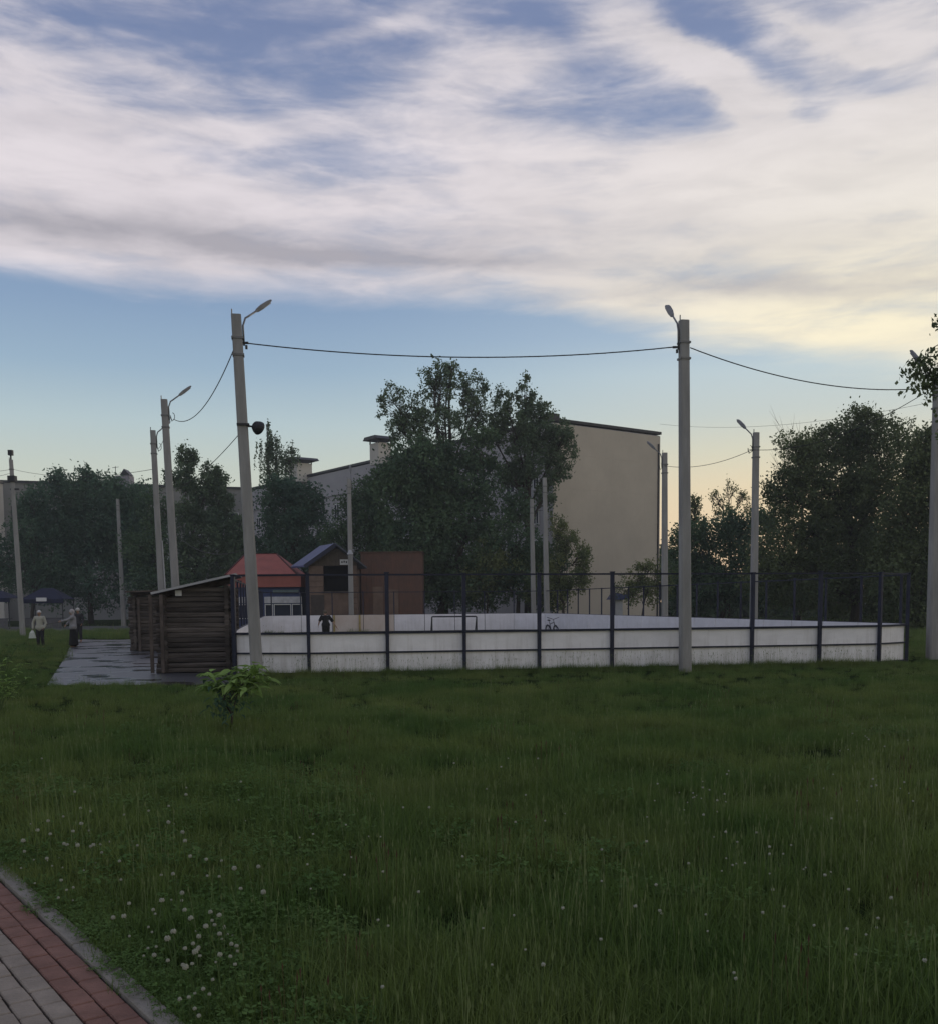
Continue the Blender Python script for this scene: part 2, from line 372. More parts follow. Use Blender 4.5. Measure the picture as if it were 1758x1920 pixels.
# ------------------------------------------------------------------ ground
def sheet(name, pts, z, m, kind='structure', thick=0.0):
    b = MB(); b.quad(*[Vector((p[0], p[1], z)) for p in pts]); o = b.build(name, m, loc=Vector((pts[0][0], pts[0][1], z))); o['kind'] = kind; return o
soil = mat('soil_and_turf', (.014, .025, .008), .98, .5, .25, 1.0, 14, col2=(.024, .036, .012), spec=0.0)
gm = MB(); S = 700; n = 28
for j in range(n + 1):
    for i in range(n + 1):
        gm.v.append(Vector((-S + 2 * S * i / n, -S + 2 * S * j / n, 0)))
for j in range(n):
    for i in range(n):
        a = j * (n + 1) + i; gm.f.append((a, a + 1, a + n + 2, a + n + 1)); gm.mi.append(0)
g_o = gm.build('ground', soil, loc=Vector((0, 0, 0))); g_o['kind'] = 'structure'
rinkfl = mat('rink_floor', (.10, .10, .10), .9, .25, .5)
inner = [rk(-.6, .6), rk(.6, .2), rk(15.8, .3), rk(17.5, 2.1), rk(16.1, 37), rk(15.9, 38.6), rk(14.4, 39.9), rk(-1.0, 39.9), rk(-1.7, 38.5), rk(-1.8, 1.6)]
sheet('rink_floor', inner, .004, rinkfl)
# wet asphalt by the cabins, dry and puddled patches
am = bpy.data.materials.new('wet_asphalt'); am.use_nodes = True
t = am.node_tree; nn = t.nodes; ll = t.links; b = nn['Principled BSDF']
g = nn.new('ShaderNodeTexCoord'); nz = nn.new('ShaderNodeTexNoise'); nz.inputs['Scale'].default_value = .55; nz.inputs['Detail'].default_value = 5
ll.new(g.outputs['Object'], nz.inputs['Vector'])
rr = nn.new('ShaderNodeMapRange'); rr.interpolation_type = 'SMOOTHSTEP'; rr.inputs[1].default_value = .47; rr.inputs[2].default_value = .60; m_dummy = 0
ll.new(nz.outputs[0], rr.inputs[0])
mr = nn.new('ShaderNodeMapRange'); mr.inputs[3].default_value = .42; mr.inputs[4].default_value = .12; ll.new(rr.outputs[0], mr.inputs[0]); ll.new(mr.outputs[0], b.inputs['Roughness'])
mx = nn.new('ShaderNodeMix'); mx.data_type = 'RGBA'; ll.new(rr.outputs[0], mx.inputs[0]); mx.inputs[6].default_value = (.055, .057, .065, 1); mx.inputs[7].default_value = (.028, .03, .034, 1)
ll.new(mx.outputs[2], b.inputs['Base Color'])
n2 = nn.new('ShaderNodeTexNoise'); n2.inputs['Scale'].default_value = 22; n2.inputs['Detail'].default_value = 6; ll.new(g.outputs['Object'], n2.inputs['Vector'])
bp = nn.new('ShaderNodeBump'); bp.inputs['Distance'].default_value = .01
m3 = nn.new('ShaderNodeMapRange'); m3.inputs[3].default_value = .5; m3.inputs[4].default_value = .04; ll.new(rr.outputs[0], m3.inputs[0]); ll.new(m3.outputs[0], bp.inputs['Strength'])
ll.new(n2.outputs[0], bp.inputs['Height']); ll.new(bp.outputs[0], b.inputs['Normal'])
ASPH = [gnd(88, 1285), gnd(118, 1240), gnd(132, 1212), gnd(142, 1199), gnd(262, 1199), gnd(335, 1215), gnd(440, 1262), gnd(430, 1284)]
sheet('asphalt_path', ASPH, .004, am)
roadm = mat('road_asphalt', (.075, .076, .078), .85, .15, .4, .3, 20)
ROAD = [Vector((-75, 74, 0)), Vector((-20, 76, 0)), Vector((-20, 92, 0)), Vector((-75, 92, 0))]
sheet('road', ROAD, .006, roadm)
kb = MB(); kb.box((-47.5, 73.9, .06), (55, .16, .12)); o = kb.build('kerb', mat('kerb_concrete', (.2, .2, .19), .9, .2, 2)); o['kind'] = 'structure'

# ------------------------------------------------------------------ paving, lower left
pv_g = mat('paver_grey', (.25, .215, .178), .92, .22, 5, .5, 70)
pv_r = mat('paver_red', (.20, .108, .085), .92, .25, 5, .5, 70)
kerb_m = mat('kerb_slab', (.225, .21, .185), .95, .2, 4, .5, 60)
joint_m = mat('joint_sand', (.032, .027, .022), .98, .3, 8)
P0 = gnd(81, 1737); P1 = gnd(227, 1878); pd = (P1 - P0).normalized(); pn = Vector((-pd.y, pd.x, 0)) * 1.0   # pn points at the grass
if pn.x < 0: pn = -pn
pb = MB()
zz = Vector((0, 0, 1))
def pav(s, off, ln, w, z, h=.05):
    jx = rng.normal(0, .0018); th = rng.normal(0, .010); dd = (pd + pn * th).normalized(); nnv = Vector((-dd.y, dd.x, 0))
    pb.box(P0 + pd * s + pn * (off + jx) + zz * (z - h / 2 + rng.normal(0, .0012)), (ln - .009, w - .009, h), (dd, nnv, (zz + pd * rng.normal(0, .008) + pn * rng.normal(0, .008)).normalized()))
for row in range(0, 14):
    off = -.055 - .112 * row; pb.k = 0 if row < 2 else 1
    s = -4.6 + (.1 if row % 2 else 0.0)
    while s < 3.2:
        pav(s, off, .2, .112, .030); s += .2
for nm_, kk, mm_ in (('paving_band', 0, pv_r), ('paving', 1, pv_g)):
    q = MB(); q.v = pb.v; q.f = [f for f, i_ in zip(pb.f, pb.mi) if i_ == kk]
    used = sorted({i for f in q.f for i in f}); mp_ = {a: b for b, a in enumerate(used)}; q.v = [pb.v[i] for i in used]; q.f = [tuple(mp_[i] for i in f) for f in q.f]; q.mi = [0] * len(q.f)
    o = q.build(nm_, mm_, bevel=.006, loc=P0); o['kind'] = 'structure'
jb = MB(); jb.quad(*[P0 + pd * a + pn * b_ + zz * .014 for a, b_ in ((-4.8, 0.02), (3.4, 0.02), (3.4, -1.7), (-4.8, -1.7))]); o = jb.build('paving_bed', joint_m, loc=P0); o['kind'] = 'structure'
kbm = MB(); s = -4.9
while s < 3.2:
    ln = .78
    kbm.box(P0 + pd * (s + ln / 2) + pn * (.062 + rng.normal(0, .003)) + zz * (.02 + rng.normal(0, .003)), (ln - .012, .105, .06), (pd, Vector((-pd.y, pd.x, 0)), zz)); s += ln
o = kbm.build('paving_edge', kerb_m, bevel=.008, loc=P0); o['kind'] = 'structure'

# ------------------------------------------------------------------ rink fence
fence = empty('rink_fence', rk(0, 0), 'white board hockey rink fence with dark blue posts and a tall open rail frame', 'rink fence')
poly = [(-1.95, 1.75), (-1.75, .55)]        # rounded corner, near left
poly = [(-1.93, 2.4), (-1.85, .62), (0, 0)] + [(2.0 * i, 0) for i in range(1, 8)] + [(15.88, .13), (17.2, .85), (17.8, 2.1)]
right = [(17.8 - .085 * i, 2.1 + 2.05 * i) for i in range(1, 18)]
far = [(16.1, 38.9), (14.3, 40.2)] + [(14.3 - 2.0 * i, 40.2) for i in range(1, 7)] + [(.3, 40.2), (-1.5, 39.7), (-2.0, 38.2)]
leftp = [(-1.99, 38.2 - 2.1 * i) for i in range(1, 17)]
ring = poly + right + far + leftp
cl = lambda a: rk(*a)
nearset = set(range(0, 12))
HB = 1.115; HC = 2.59
cx = sum(p[0] for p in ring) / len(ring); cy = sum(p[1] for p in ring) / len(ring)
cen = rk(cx, cy)
NR = len(ring)
rail_t, rail_m, rail_b, rail_c = MB(), MB(), MB(), MB()
for i in range(NR):
    a = cl(ring[i]); c = cl(ring[(i + 1) % NR]); d = (c - a); ln = d.length; d.normalize(); nrm = Vector((-d.y, d.x, 0))
    if nrm.dot(cen - a) < 0: nrm = -nrm        # towards the ice
    near = i < 12
    w = .095 if near else .065
    pz = HC + (.03 if i % 3 == 0 else 0)
    pm = MB(); pm.k = 0; pm.box(a - nrm * .06 + zz * (HB / 2 - .15), (w * .9, w, HB + .3), (d, nrm, zz))
    pm.k = 1; pm.box(a - nrm * .06 + zz * ((HB + pz) / 2 + .001), (w, w, pz - HB), (d, nrm, zz)); pm.box(a - nrm * .06 + zz * (pz + .012), (w + .03, w + .03, .03), (d, nrm, zz))
    pm.build('post', [navy_p if near else blue_p, blue_p], fence, bevel=.006)
    if ln > .3:
        bm_ = MB(); tilt = rng.normal(0, .004)
        mid = (a + c) / 2 + nrm * .03
        bm_.box(mid + zz * (HB / 2 + .02), (ln - .035, .02, HB - .05), (d, nrm, (zz + nrm * tilt).normalized()))
        far_gate = i in (NR - 25, NR - 24, NR - 23, NR - 22)
        mm = board_c if near else board_w
        if not near and 4.0 < ring[i][0] < 6.6 and ring[i][1] > 40: mm = board_r
        bm_.build('board_panel', mm, fence)
        for rb, z, th in ((rail_t, HB - .012, .055), (rail_m, HB * .535, .04), (rail_b, .075, .045)):
            if rb is rail_m and not near: continue
            if rb is rail_b and not near: continue
            rb.beam(a - nrm * .015 + zz * z, c - nrm * .015 + zz * z, .055 if rb is rail_t else .05, th)
        if near or True: rail_c.beam(a - nrm * .06 + zz * (HC - .01), c - nrm * .06 + zz * (HC - .01), .045, .045)
for u_ in (2.4, 4.05, 5.9):
    q = MB(); q.box(rk(u_, 40.1, HB / 2), (.11, .06, HB), (RU, RV, zz)); q.build('gate_post', yellow_p, fence)
rail_t.build('top_rail', navy_p, fence); rail_m.build('middle_rail', navy_p, fence); rail_b.build('bottom_rail', navy_p, fence); rail_c.build('frame_rail', navy_p, fence)

# small goal in the rink
gp = at(810, 1170, 42); gp.z = 0; gq = at(893, 1170, 42); gq.z = 0; gh = at(850, 1156, 42).z
gl_ = empty('small_goal', (gp + gq) / 2, 'small thin tube football goal standing inside the rink', 'goal')
gb = MB(); gb.tube([gp, gp + zz * (gh - .03), gp + zz * gh + (gq - gp).normalized() * .03, gq + zz * gh - (gq - gp).normalized() * .03, gq + zz * (gh - .03), gq], .03, 8); gb.build('front_frame', steel_d, gl_)
gb = MB(); bk = RV * .7
for e in (gp, gq): gb.tube([e + zz * gh, e + bk + zz * .05, e + zz * .05], .02, 6)
gb.tube([gp + bk + zz * .05, gq + bk + zz * .05], .02, 6); gb.build('rear_frame', steel_d, gl_)

# ------------------------------------------------------------------ poles with lamps
def pole(bx, tx, ty, d, label, wt=.20, wb=.27, tip=None, depth=0.0, att=.45, group='concrete lamp poles around the rink', name='lamp_pole', dz=None, headw=.15):
    base = at(bx, 1200, d); base.z = 0
    # the column's foot is on the ground; bx is read near the foot
    base = at(bx, 1130 + EYE * F_PX / d - (bx - 879) * ROLL, d); base.z = 0
    top = at(tx, ty, d)
    r = empty(name, base, label, 'lamp pole' if name == 'lamp_pole' else 'utility pole', group)
    ax = (top - base).normalized()
    yaw = R(10); a = Vector((math.cos(yaw), math.sin(yaw), 0)); b_ = Vector((-math.sin(yaw), math.cos(yaw), 0))
    s = MB(); ns = 10; base0 = base - zz * .3
    for k in range(ns + 1):
        t_ = k / ns; p = base0.lerp(top, t_); w = wb + (wt - wb) * t_; c = w * .13; h = w / 2; hb = h * .85
        ring_ = [(-h, -hb + c), (-h + c, -hb), (h - c, -hb), (h, -hb + c), (h, hb - c), (h - c, hb), (-h + c, hb), (-h, hb - c)]
        for (x, y) in ring_: s.v.append(p + a * x + b_ * y)
    for k in range(ns):
        for q in range(8):
            q2 = (q + 1) % 8; s.f.append((k * 8 + q, k * 8 + q2, k * 8 + 8 + q2, k * 8 + 8 + q)); s.mi.append(0)
    s.f.append(tuple(ns * 8 + q for q in range(8))); s.mi.append(0)
    s.build('shaft', concrete, r)
    if wt > .15:
        for zt in (.55, .95):
            p = top - ax * zt; cb = MB(); cb.box(p, (wt * 1.06 + .03, wt * .9 + .03, .05), (a, b_, ax)); cb.build('clamp_band', steel_g, r)
        cb = MB(); cb.box(top + a * (-wt * .42) + zz * .05, (.02, .05, .16)); cb.build('top_lug', steel_g, r)
    if tip:
        t2 = at(tip[0], tip[1], d + depth)
        sd_ = 1 if tip[0] > tx else -1
        st = top - ax * att * 1.6 + a * (sd_ * (wt / 2 + .03))
        st2 = top - ax * .15 + a * (sd_ * (wt / 2 + .03))
        dv = (t2 - st2); k1 = st2 + dv * .18 + zz * (.02)
        hd = st2 + dv * .50
        am_ = MB(); am_.tube([st, st2 - ax * .1, st2.lerp(k1, .5) + zz * .02, k1, hd], .024, 8); am_.build('lamp_arm', steel_g, r, smooth=True)
        hv = (t2 - hd); hn = hv.normalized()
        side = hn.cross(zz).normalized(); upv = side.cross(hn).normalized()
        hm = MB(); L_ = hv.length
        hm.k = 0
        secs = [(-.04, .05, .05), (.02, headw * .55, .09), (L_ * .35, headw * .9, .11), (L_ * .8, headw, .075), (L_, headw * .8, .04)]
        base_i = len(hm.v)
        for (tt, w_, h_) in secs:
            p = hd + hn * tt
            for (x, y) in ((-.5, -.35), (-.42, -.5), (.42, -.5), (.5, -.35), (.35, .5), (-.35, .5)):
                hm.v.append(p + side * x * w_ + upv * y * h_)
        for k in range(len(secs) - 1):
            for q in range(6):
                q2 = (q + 1) % 6; hm.f.append((k * 6 + q, k * 6 + q2, k * 6 + 6 + q2, k * 6 + 6 + q)); hm.mi.append(0)
        hm.f.append(tuple(range(6))); hm.mi.append(0); hm.f.append(tuple(len(hm.v) - 6 + q for q in range(6))); hm.mi.append(0)
        ho = hm.build('lamp_head', steel_g, r)
        gb_ = MB(); gb_.box(hd + hn * (L_ * .62) - upv * .047, (L_ * .55, headw * .7, .018), (hn, side, upv)); gb_.build('lamp_cover', lampglass, ho)
    return r, base, top, ax, a
p1_ = pole(484, 443, 590, 25.0, 'leaning concrete lamp pole with a round floodlight halfway up, beside the log cabin', .235, .30, (508, 563), 1.1, headw=.085)
p2_ = pole(1284, 1281, 601, 26.4, 'tall upright concrete lamp pole in front of the middle right rink boards', .24, .29, (1250, 573), 1.5, headw=.17)
p3_ = pole(338, 308, 749, 36, 'leaning concrete lamp pole behind the log cabin, its arm pointing right', .22, .28, (358, 724), .9, headw=.085)
p4_ = pole(309, 287, 807, 42.8, 'concrete lamp pole just left of a taller one, a light conduit down its side', .21, .27, (318, 790), 1.0)
p12_ = pole(1747, 1757, 705, 31.0, 'concrete lamp pole at the right edge behind hanging leaves', .22, .34, (1707, 657), .8, headw=.14)
p11_ = pole(1411, 1416.5, 811, 40.0, 'concrete lamp pole in front of the dark trees right of the rink', .22, .28, (1382, 787), .7, headw=.17)
p10_ = pole(1245, 1245, 849, 49.0, 'concrete lamp pole beside the right edge of the pale end wall', .23, .30, (1213, 828), .5, headw=.17)
p8_ = pole(1000, 996, 936, 70.5, 'shorter of two bare concrete poles in front of the central trees', .24, .34)
p9_ = pole(1025, 1020, 896, 67.0, 'taller of two bare concrete poles in front of the central trees', .25, .36, group='concrete lamp poles around the rink')
p7_ = pole(660, 654.5, 898, 68.0, 'concrete pole rising beside the gabled hut with the blue roof', .26, .36, (657, 872), .6, headw=.15)
p5_ = pole(233, 221, 936, 90, 'far slim concrete pole standing before the dark trees on the left', .26, .42, group='utility poles by the road', name='utility_pole')
p6_ = pole(44, 21, 862, 60,  'leaning utility pole at the far left with cables and a box on top', .20, .30, group='utility poles by the road', name='utility_pole')
ib = MB(); tp = p6_[2]; ib.tube([tp - zz * .1, tp + zz * .25], .05); ib.box(tp + zz * .40, (.24, .24, .30)); ib.build('top_box', steel_d, p6_[0])
ib = MB(); ib.box(tp - p6_[3] * 1.1, (.42, .36, .34)); ib.box(tp - p6_[3] * 1.7 + Vector((.1, 0, 0)), (.5, .1, .1)); ib.build('cable_bracket', steel_d, p6_[0])
# conduit on pole 4
cbm = MB(); a4 = p4_[4]; cbm.tube([p4_[1] + a4 * .165 + zz * 1.2 - RV * .1, p4_[1].lerp(p4_[2], .5) + a4 * .15 - RV * .1], .028, 6); cbm.build('conduit', whiteedge, p4_[0])
# floodlight
fb = at(482, 800, 25.0); fl = MB(); jp = at(455, 797, 25.0)
fl.tube([jp, at(468, 799, 24.95), fb + Vector((-.08, 0, .0))], .022, 8); 
ax1 = p1_[3]; fl.box(at(456.5, 797, 25.0), (.30, .30, .05), (p1_[4], Vector((-p1_[4].y, p1_[4].x, 0)), ax1)); fa = fl.build('floodlight_bracket', steel_d, p1_[0])
fl = MB(); fdir = Vector((.55, .8, -.35)).normalized(); sdv = fdir.cross(zz).normalized(); upv = sdv.cross(fdir)
fl.tube([fb - fdir * .10, fb - fdir * .06, fb + fdir * .02, fb + fdir * .09, fb + fdir * .1], [.06, .115, .155, .17, .165], 16)
fl.build('floodlight', steel_d, p1_[0])

# hanging cables
def cable(pa, pb_, sag, r_in, label, n=24, loops=False, group='cables strung between the poles'):
    pts = []; r = r_in * .82
    for k in range(n + 1):
        t_ = k / n; p = pa.lerp(pb_, t_); p = p - zz * (4 * sag * t_ * (1 - t_)); pts.append(p)
    b_ = MB(); b_.tube(pts, r, 6)
    # twisted second strand
    pts2 = []
    m_ = n * 6
    for k in range(m_ + 1):
        t_ = k / m_; p = pa.lerp(pb_, t_) - zz * (4 * sag * t_ * (1 - t_)); an = k * 1.1
        pts2.append(p + Vector((0, math.cos(an), math.sin(an))) * r * .75)
    b_.tube(pts2, r * .5, 4)
    o_ = b_.build('overhead_cable', cablem, loc=pa); tag(o_, label, 'cable', group); return o_
cable(at(459, 643, 25), at(1268, 650, 26.4), .30, .017, 'dark cable sagging across the sky between the two tallest front poles')
cable(at(1293, 652, 26.4), at(1748, 727, 31), .40, .017, 'cable running from the tall right front pole to the pole at the right edge')
cable(at(438, 657, 25), at(326, 786, 36), .62, .015, 'cable curving from the leaning front pole to the pole behind the cabin')
cable(at(448, 815, 25), at(298, 925, 42.8), .35, .012, 'cable slanting down left from the floodlight of the leaning pole')
cable(at(478, 1022, 25), at(332, 1003, 36), .42, .012, 'low cable sagging over the log cabin against the dark trees')
cable(at(316, 796, 36), at(296, 842, 42.8), .15, .012, 'short cable between the two close poles left of centre')
cable(at(1748, 727, 31), at(1404, 843, 40), .55, .013, 'cable falling left behind the leaves from the right edge pole')
cable(at(1410, 843, 40), at(1243, 873, 49), .30, .013, 'cable between the two lamp poles right of the pale end wall')
cable(at(1236, 795, 95), at(1800, 742, 60), .9, .012, 'faint distant cable crossing the sky above the right hand trees')
cable(at(25, 880, 60), at(286, 880, 42.8), .35, .012, 'cable from the far left utility pole passing above the dark trees')
cable(at(21, 880, 60), at(-120, 872, 55), .25, .012, 'upper cable leaving the far left utility pole towards the left edge')
cable(at(21, 887, 60), at(-120, 893, 55), .25, .012, 'lower cable leaving the far left utility pole towards the left edge')
def loop(cx_, cy_, d, r, par, lab=None):
    b_ = MB(); c = at(cx_, cy_, d); pts = [c + Vector((math.sin(k / 10 * 6.28) * r * .6, 0, math.cos(k / 10 * 6.28) * r)) for k in range(9)]
    b_.tube(pts + [pts[-1] - zz * r * 1.6 + Vector((.05, 0, 0))], .012, 5); b_.build('cable_loop', cablem, par)
loop(324, 781, 36, .13, p3_[0]); loop(299, 838, 42.8, .15, p4_[0]); loop(1405, 842, 40, .14, p11_[0]); loop(1238, 874, 49, .14, p10_[0])
for pp, px_, py_, d_ in ((p1_, 460, 643, 25), (p2_, 1266, 651, 26.4)):
    b_ = MB(); c = at(px_, py_, d_); b_.box(c, (.16, .05, .05)); b_.box(c + Vector((.03 * (1 if px_ < 800 else 1), 0, -.1)), (.05, .05, .09)); b_.build('cable_clamp', steel_d, pp[0])

# ------------------------------------------------------------------ buildings
def upto(px, py, d): return at(px, py, d).z
HA = upto(1040, 785, 87.3)
CA = at(1036, 1130, 87.0); CA.z = 0; fdA = Vector((-.587, .81, 0)).normalized(); edA = Vector((.81, .587, 0)).normalized()
LA, WA = 62.0, 12.9
bA = empty('apartment_building', CA, 'long apartment building with a blank beige end wall facing the rink', 'building')
inA = fdA + edA
b = MB(); b.prism([CA, CA + fdA * LA, CA + fdA * LA + edA * WA, CA + edA * WA], zz * (HA - .35)); 
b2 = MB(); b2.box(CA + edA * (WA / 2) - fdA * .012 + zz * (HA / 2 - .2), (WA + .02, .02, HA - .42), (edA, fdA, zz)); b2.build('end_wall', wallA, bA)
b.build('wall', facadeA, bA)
b = MB(); pc = CA + (fdA * LA + edA * WA) / 2 + zz * (HA - .17); b.box(pc + zz * .06, (LA + .2, WA + .2, .24), (fdA, edA, zz)); b.build('parapet_cap', capm, bA)
# shallow panel joints on the end wall
b = MB()
for k in range(1, 6): b.box(CA + edA * (WA / 2) - fdA * .026 + zz * (HA / 6 * k), (WA - .1, .008, .045), (edA, fdA, zz))
b.build('panel_joint', mat('joint_render', (.485, .44, .375), .95, .08, 2), bA)
b = MB(); b.box(CA + edA * (WA - .25) - fdA * .07 + zz * (HA / 2 - .5), (.12, .1, HA - 1.2), (edA, fdA, zz)); b.build('drainpipe', capm, bA)
# attic ledge on the long face, windows in rows below it
nA = -edA
b = MB(); b.box(CA + fdA * (LA / 2) + nA * .07 + zz * (HA - 3.0), (LA, .14, .16), (fdA, nA, zz)); b.build('ledge', facadeA, bA)
for row in range(4):
    z = HA - 4.9 - 3.0 * row
    for k in range(17):
        c = CA + fdA * (2.2 + 3.55 * k) + zz * z
        f = MB(); w = 1.25 if k % 3 else .8
        for s_ in (-1, 1):
            f.box(c + fdA * (s_ * (w / 2 - .04)) + nA * .03, (.09, .1, 1.5), (fdA, nA, zz)); f.box(c + zz * s_ * .79 + nA * .032, (w + .1, .1, .09), (fdA, nA, zz))
        f.box(c + nA * .031, (.07, .09, 1.5), (fdA, nA, zz))
        fo = f.build('window', winframe, bA)
        q = MB(); q.box(c + nA * .008, (w - .08, .012, 1.52), (fdA, nA, zz)); q.build('pane', glassm, fo)
def roofvent(px, py_t, py_b, wpx, d, bpar, style=0):
    c = at(px, py_b, d); w = wpx * d / F_PX; h = (py_b - py_t) * d / F_PX
    q = MB(); q.box(c + zz * (h * .3 - .6), (w * .68, w * .6, h * .6 + 1.2), (fdA, edA, zz)); vo = q.build('roof_vent', facadeA if style else lightwall, bpar)
    q = MB()
    for sx in (-1, 1):
        for sy in (-1, 1): q.box(c + fdA * sx * w * .33 + edA * sy * w * .28 + zz * h * .68, (.12, .12, h * .26), (fdA, edA, zz))
    e = c + zz * h * .80
    if style == 2:
        q.prism([e + fdA * (-w * .5), e + fdA * (w * .5), e + zz * h * .34], edA * w * .6)
    else:
        q.prism([e - fdA * w * .55 - edA * w * .5, e - fdA * w * .40 - edA * w * .5 + zz * h * .2, e + fdA * w * .40 - edA * w * .5 + zz * h * .2, e + fdA * w * .55 - edA * w * .5], edA * w)
    q.build('vent_hood', capm, vo)
roofvent(564, 861, 886, 50, 124, bA, 0)
roofvent(714, 821, 850, 46, 108, bA, 0)
b = MB(); b.box(CA + fdA * 1.0 + edA * .6 + zz * (HA + .2), (1.3, .9, .6), (fdA, edA, zz)); b.build('roof_hatch', capm, bA)
# parapet fascia of the lower pale strip
# second building far left
BL = at(9, 1130, 129); BR = at(462, 1130, 139); BL.z = BR.z = 0
dB = (BR - BL).normalized(); nB = Vector((dB.y, -dB.x, 0)); HB2 = upto(9, 900, 129)
bB = empty('apartment_building', BL, 'low dull grey apartment building behind the trees on the left', 'building')
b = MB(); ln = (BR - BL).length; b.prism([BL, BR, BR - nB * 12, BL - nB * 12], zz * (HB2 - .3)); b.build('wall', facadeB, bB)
b = MB(); b.box((BL + BR) / 2 - nB * 6 + zz * (HB2 - .14), (ln + .4, 12.4, .3), (dB, nB, zz)); b.build('parapet_cap', capm, bB)
for row in range(3):
    for k in range(15):
        c = BL + dB * (2.2 + 2.05 * k) + zz * (HB2 - 4.2 - 3 * row)
        if k in (0, 1):
            q = MB(); q.box(c + nB * .02, (1.8, .06, 2.0), (dB, nB, zz)); q.build('loggia_shade', darkopen, bB); continue  # flat near-black panel on the wall, painted shade of a loggia recess
        f = MB()
        for s_ in (-1, 1):
            f.box(c + dB * (s_ * .58) + nB * .03, (.09, .1, 1.4), (dB, nB, zz)); f.box(c + zz * s_ * .74 + nB * .032, (1.26, .1, .09), (dB, nB, zz))
        fo = f.build('window', winframe, bB)
        q = MB(); q.box(c + nB * .008, (1.1, .012, 1.42), (dB, nB, zz)); q.build('pane', glassm, fo)
c = at(226, 908, 128); f = MB(); f.prism([c + Vector((-1.3, 0, -.8)), c + Vector((1.1, 0, -.8)), c + Vector((1.1, 0, 1.1)), c + Vector((-.4, 0, 1.1)), c + Vector((-1.2, 0, .7))], Vector((0, 2, 0))); vo = f.build('roof_vent', mat('vent_render', (.24, .23, .27), .9), bB)
f = MB(); f.prism([c + Vector((.0, -.1, 1.15)), c + Vector((1.2, -.1, 1.15)), c + Vector((.55, -.1, 1.9))], Vector((0, 1.8, 0))); f.tube([c + Vector((-.7, .5, .9)), c + Vector((-.7, .5, 2.3))], .04); f.tube([c + Vector((-1.1, .5, 2.1)), c + Vector((-.3, .5, 2.2))], .03); f.build('vent_hood', capm, vo)
# pale block at the very left edge
EL_ = at(8, 1130, 126); EL_.z = 0; f = MB(); EH = upto(4, 905, 126)
bC = empty('apartment_building', EL_, 'pale building wall cut by the left edge of the view', 'building')
f.prism([EL_, EL_ + Vector((-14, -3, 0)), EL_ + Vector((-14, 2, 0)), EL_ + Vector((-.1, 1.4, 0))], zz * EH); f.build('wall', lightwall, bC)
f = MB(); f.prism([EL_ + zz * (EH + .002) + Vector((.15, -.12, 0)), EL_ + Vector((-14, -3.12, EH + .002)), EL_ + Vector((-14, 2, EH + .002)), EL_ + Vector((.1, 1.4, EH + .002))], zz * .25); f.build('parapet_cap', capm, bC)

# ------------------------------------------------------------------ log cabins
def cabin(orig, w, dep, hl, hr, label, front_only=False, sign=True, over=.24):
    """orig: ground point of the front left corner; walls of stacked logs, single pitch roof rising to the right"""
    r = empty('log_cabin', orig, label, 'cabin', 'log cabins beside the rink')
    def P(u, v, z=0.0): return orig + RU * u + RV * v + zz * z
    wall = MB(); lr = .075; nl = int(hl / (lr * 1.82))
    for k in range(nl + 4):
        z = lr + k * lr * 1.82
        def top(u): return hl + (hr - hl) * u / w
        j = lambda: rng.normal(0, .009)
        if z < top(0) - .05: u0_ = -.16 + rng.normal(0, .03)
        else: u0_ = (z + .1 - hl) / (hr - hl) * w
        if z < hr - .08 and u0_ < w - .2:
            rr_ = lr * rng.uniform(.9, 1.06)
            wall.tube([P(u0_, j(), z + j()), P(w * .28, j() * 2, z + j() * .6), P(w * .6, j() * 2, z + j()), P(w + .12 + rng.normal(0, .03), j(), z + j())], [rr_, rr_ * rng.uniform(.92, 1.05), rr_ * rng.uniform(.9, 1.05), rr_ * rng.uniform(.85, 1)], 6)
            wall.tube([P(u0_, dep, z), P(w + .12, dep, z)], rr_, 6)
        z2 = z + lr * .9
        if z2 < hl - .05: wall.tube([P(.06, -.16 + rng.normal(0, .03), z2), P(.06, dep + .15, z2)], lr * rng.uniform(.88, 1.04), 8)
        if z2 < hr - .1: wall.tube([P(w - .06, -.14 + rng.normal(0, .03), z2), P(w - .06, dep + .15, z2)], lr * rng.uniform(.88, 1.04), 8)
    wall.build('log_wall', log_m, r)
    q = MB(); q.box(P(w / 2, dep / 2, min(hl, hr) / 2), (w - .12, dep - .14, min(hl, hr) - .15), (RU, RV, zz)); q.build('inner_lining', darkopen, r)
    sl_ = (hr - hl) / w; dv = (RU + zz * sl_).normalized(); up_ = RV.cross(dv) * -1
    if up_.z < 0: up_ = -up_
    q = MB(); cr = P(w / 2, dep / 2, (hl + hr) / 2 + .10)
    q.box(cr, (w * math.sqrt(1 + sl_ ** 2) + over * 2, dep + .7, .035), (dv, RV, up_)); q.build('roof_sheet', slate_m, r)
    q = MB(); q.box(cr - RV * (dep / 2 + .36) - up_ * .004, (w * math.sqrt(1 + sl_ ** 2) + over * 2, .025, .06), (dv, RV, up_)); q.build('roof_edge', whiteedge if sign else log_d, r)
    q = MB(); 
    for v in (.25, dep * .5, dep - .25): q.box(P(w / 2, v, (hl + hr) / 2 + .015), (w * 1.1, .08, .12), (dv, RV, up_))
    q.build('rafter', log_d, r)
    return r, P
A0 = at(306, 1200, 27.6); A0.z = 0
cab1, P1_ = cabin(A0, 1.78, 2.7, 2.12, 2.52, 'brown log cabin with a pale edged lean-to roof nearest the white rink boards')
q = MB(); q.box(P1_(.46, -.14, 2.17), (.17, .02, .15), (RU, RV, zz)); q.build('door_plaque', paintwhite, cab1)
q = MB(); q.box(P1_(1.05, .1, 2.13), (1.35, .02, .3), (RU, RV, zz)); q.build('gable_board', log_d, cab1)
q = MB()
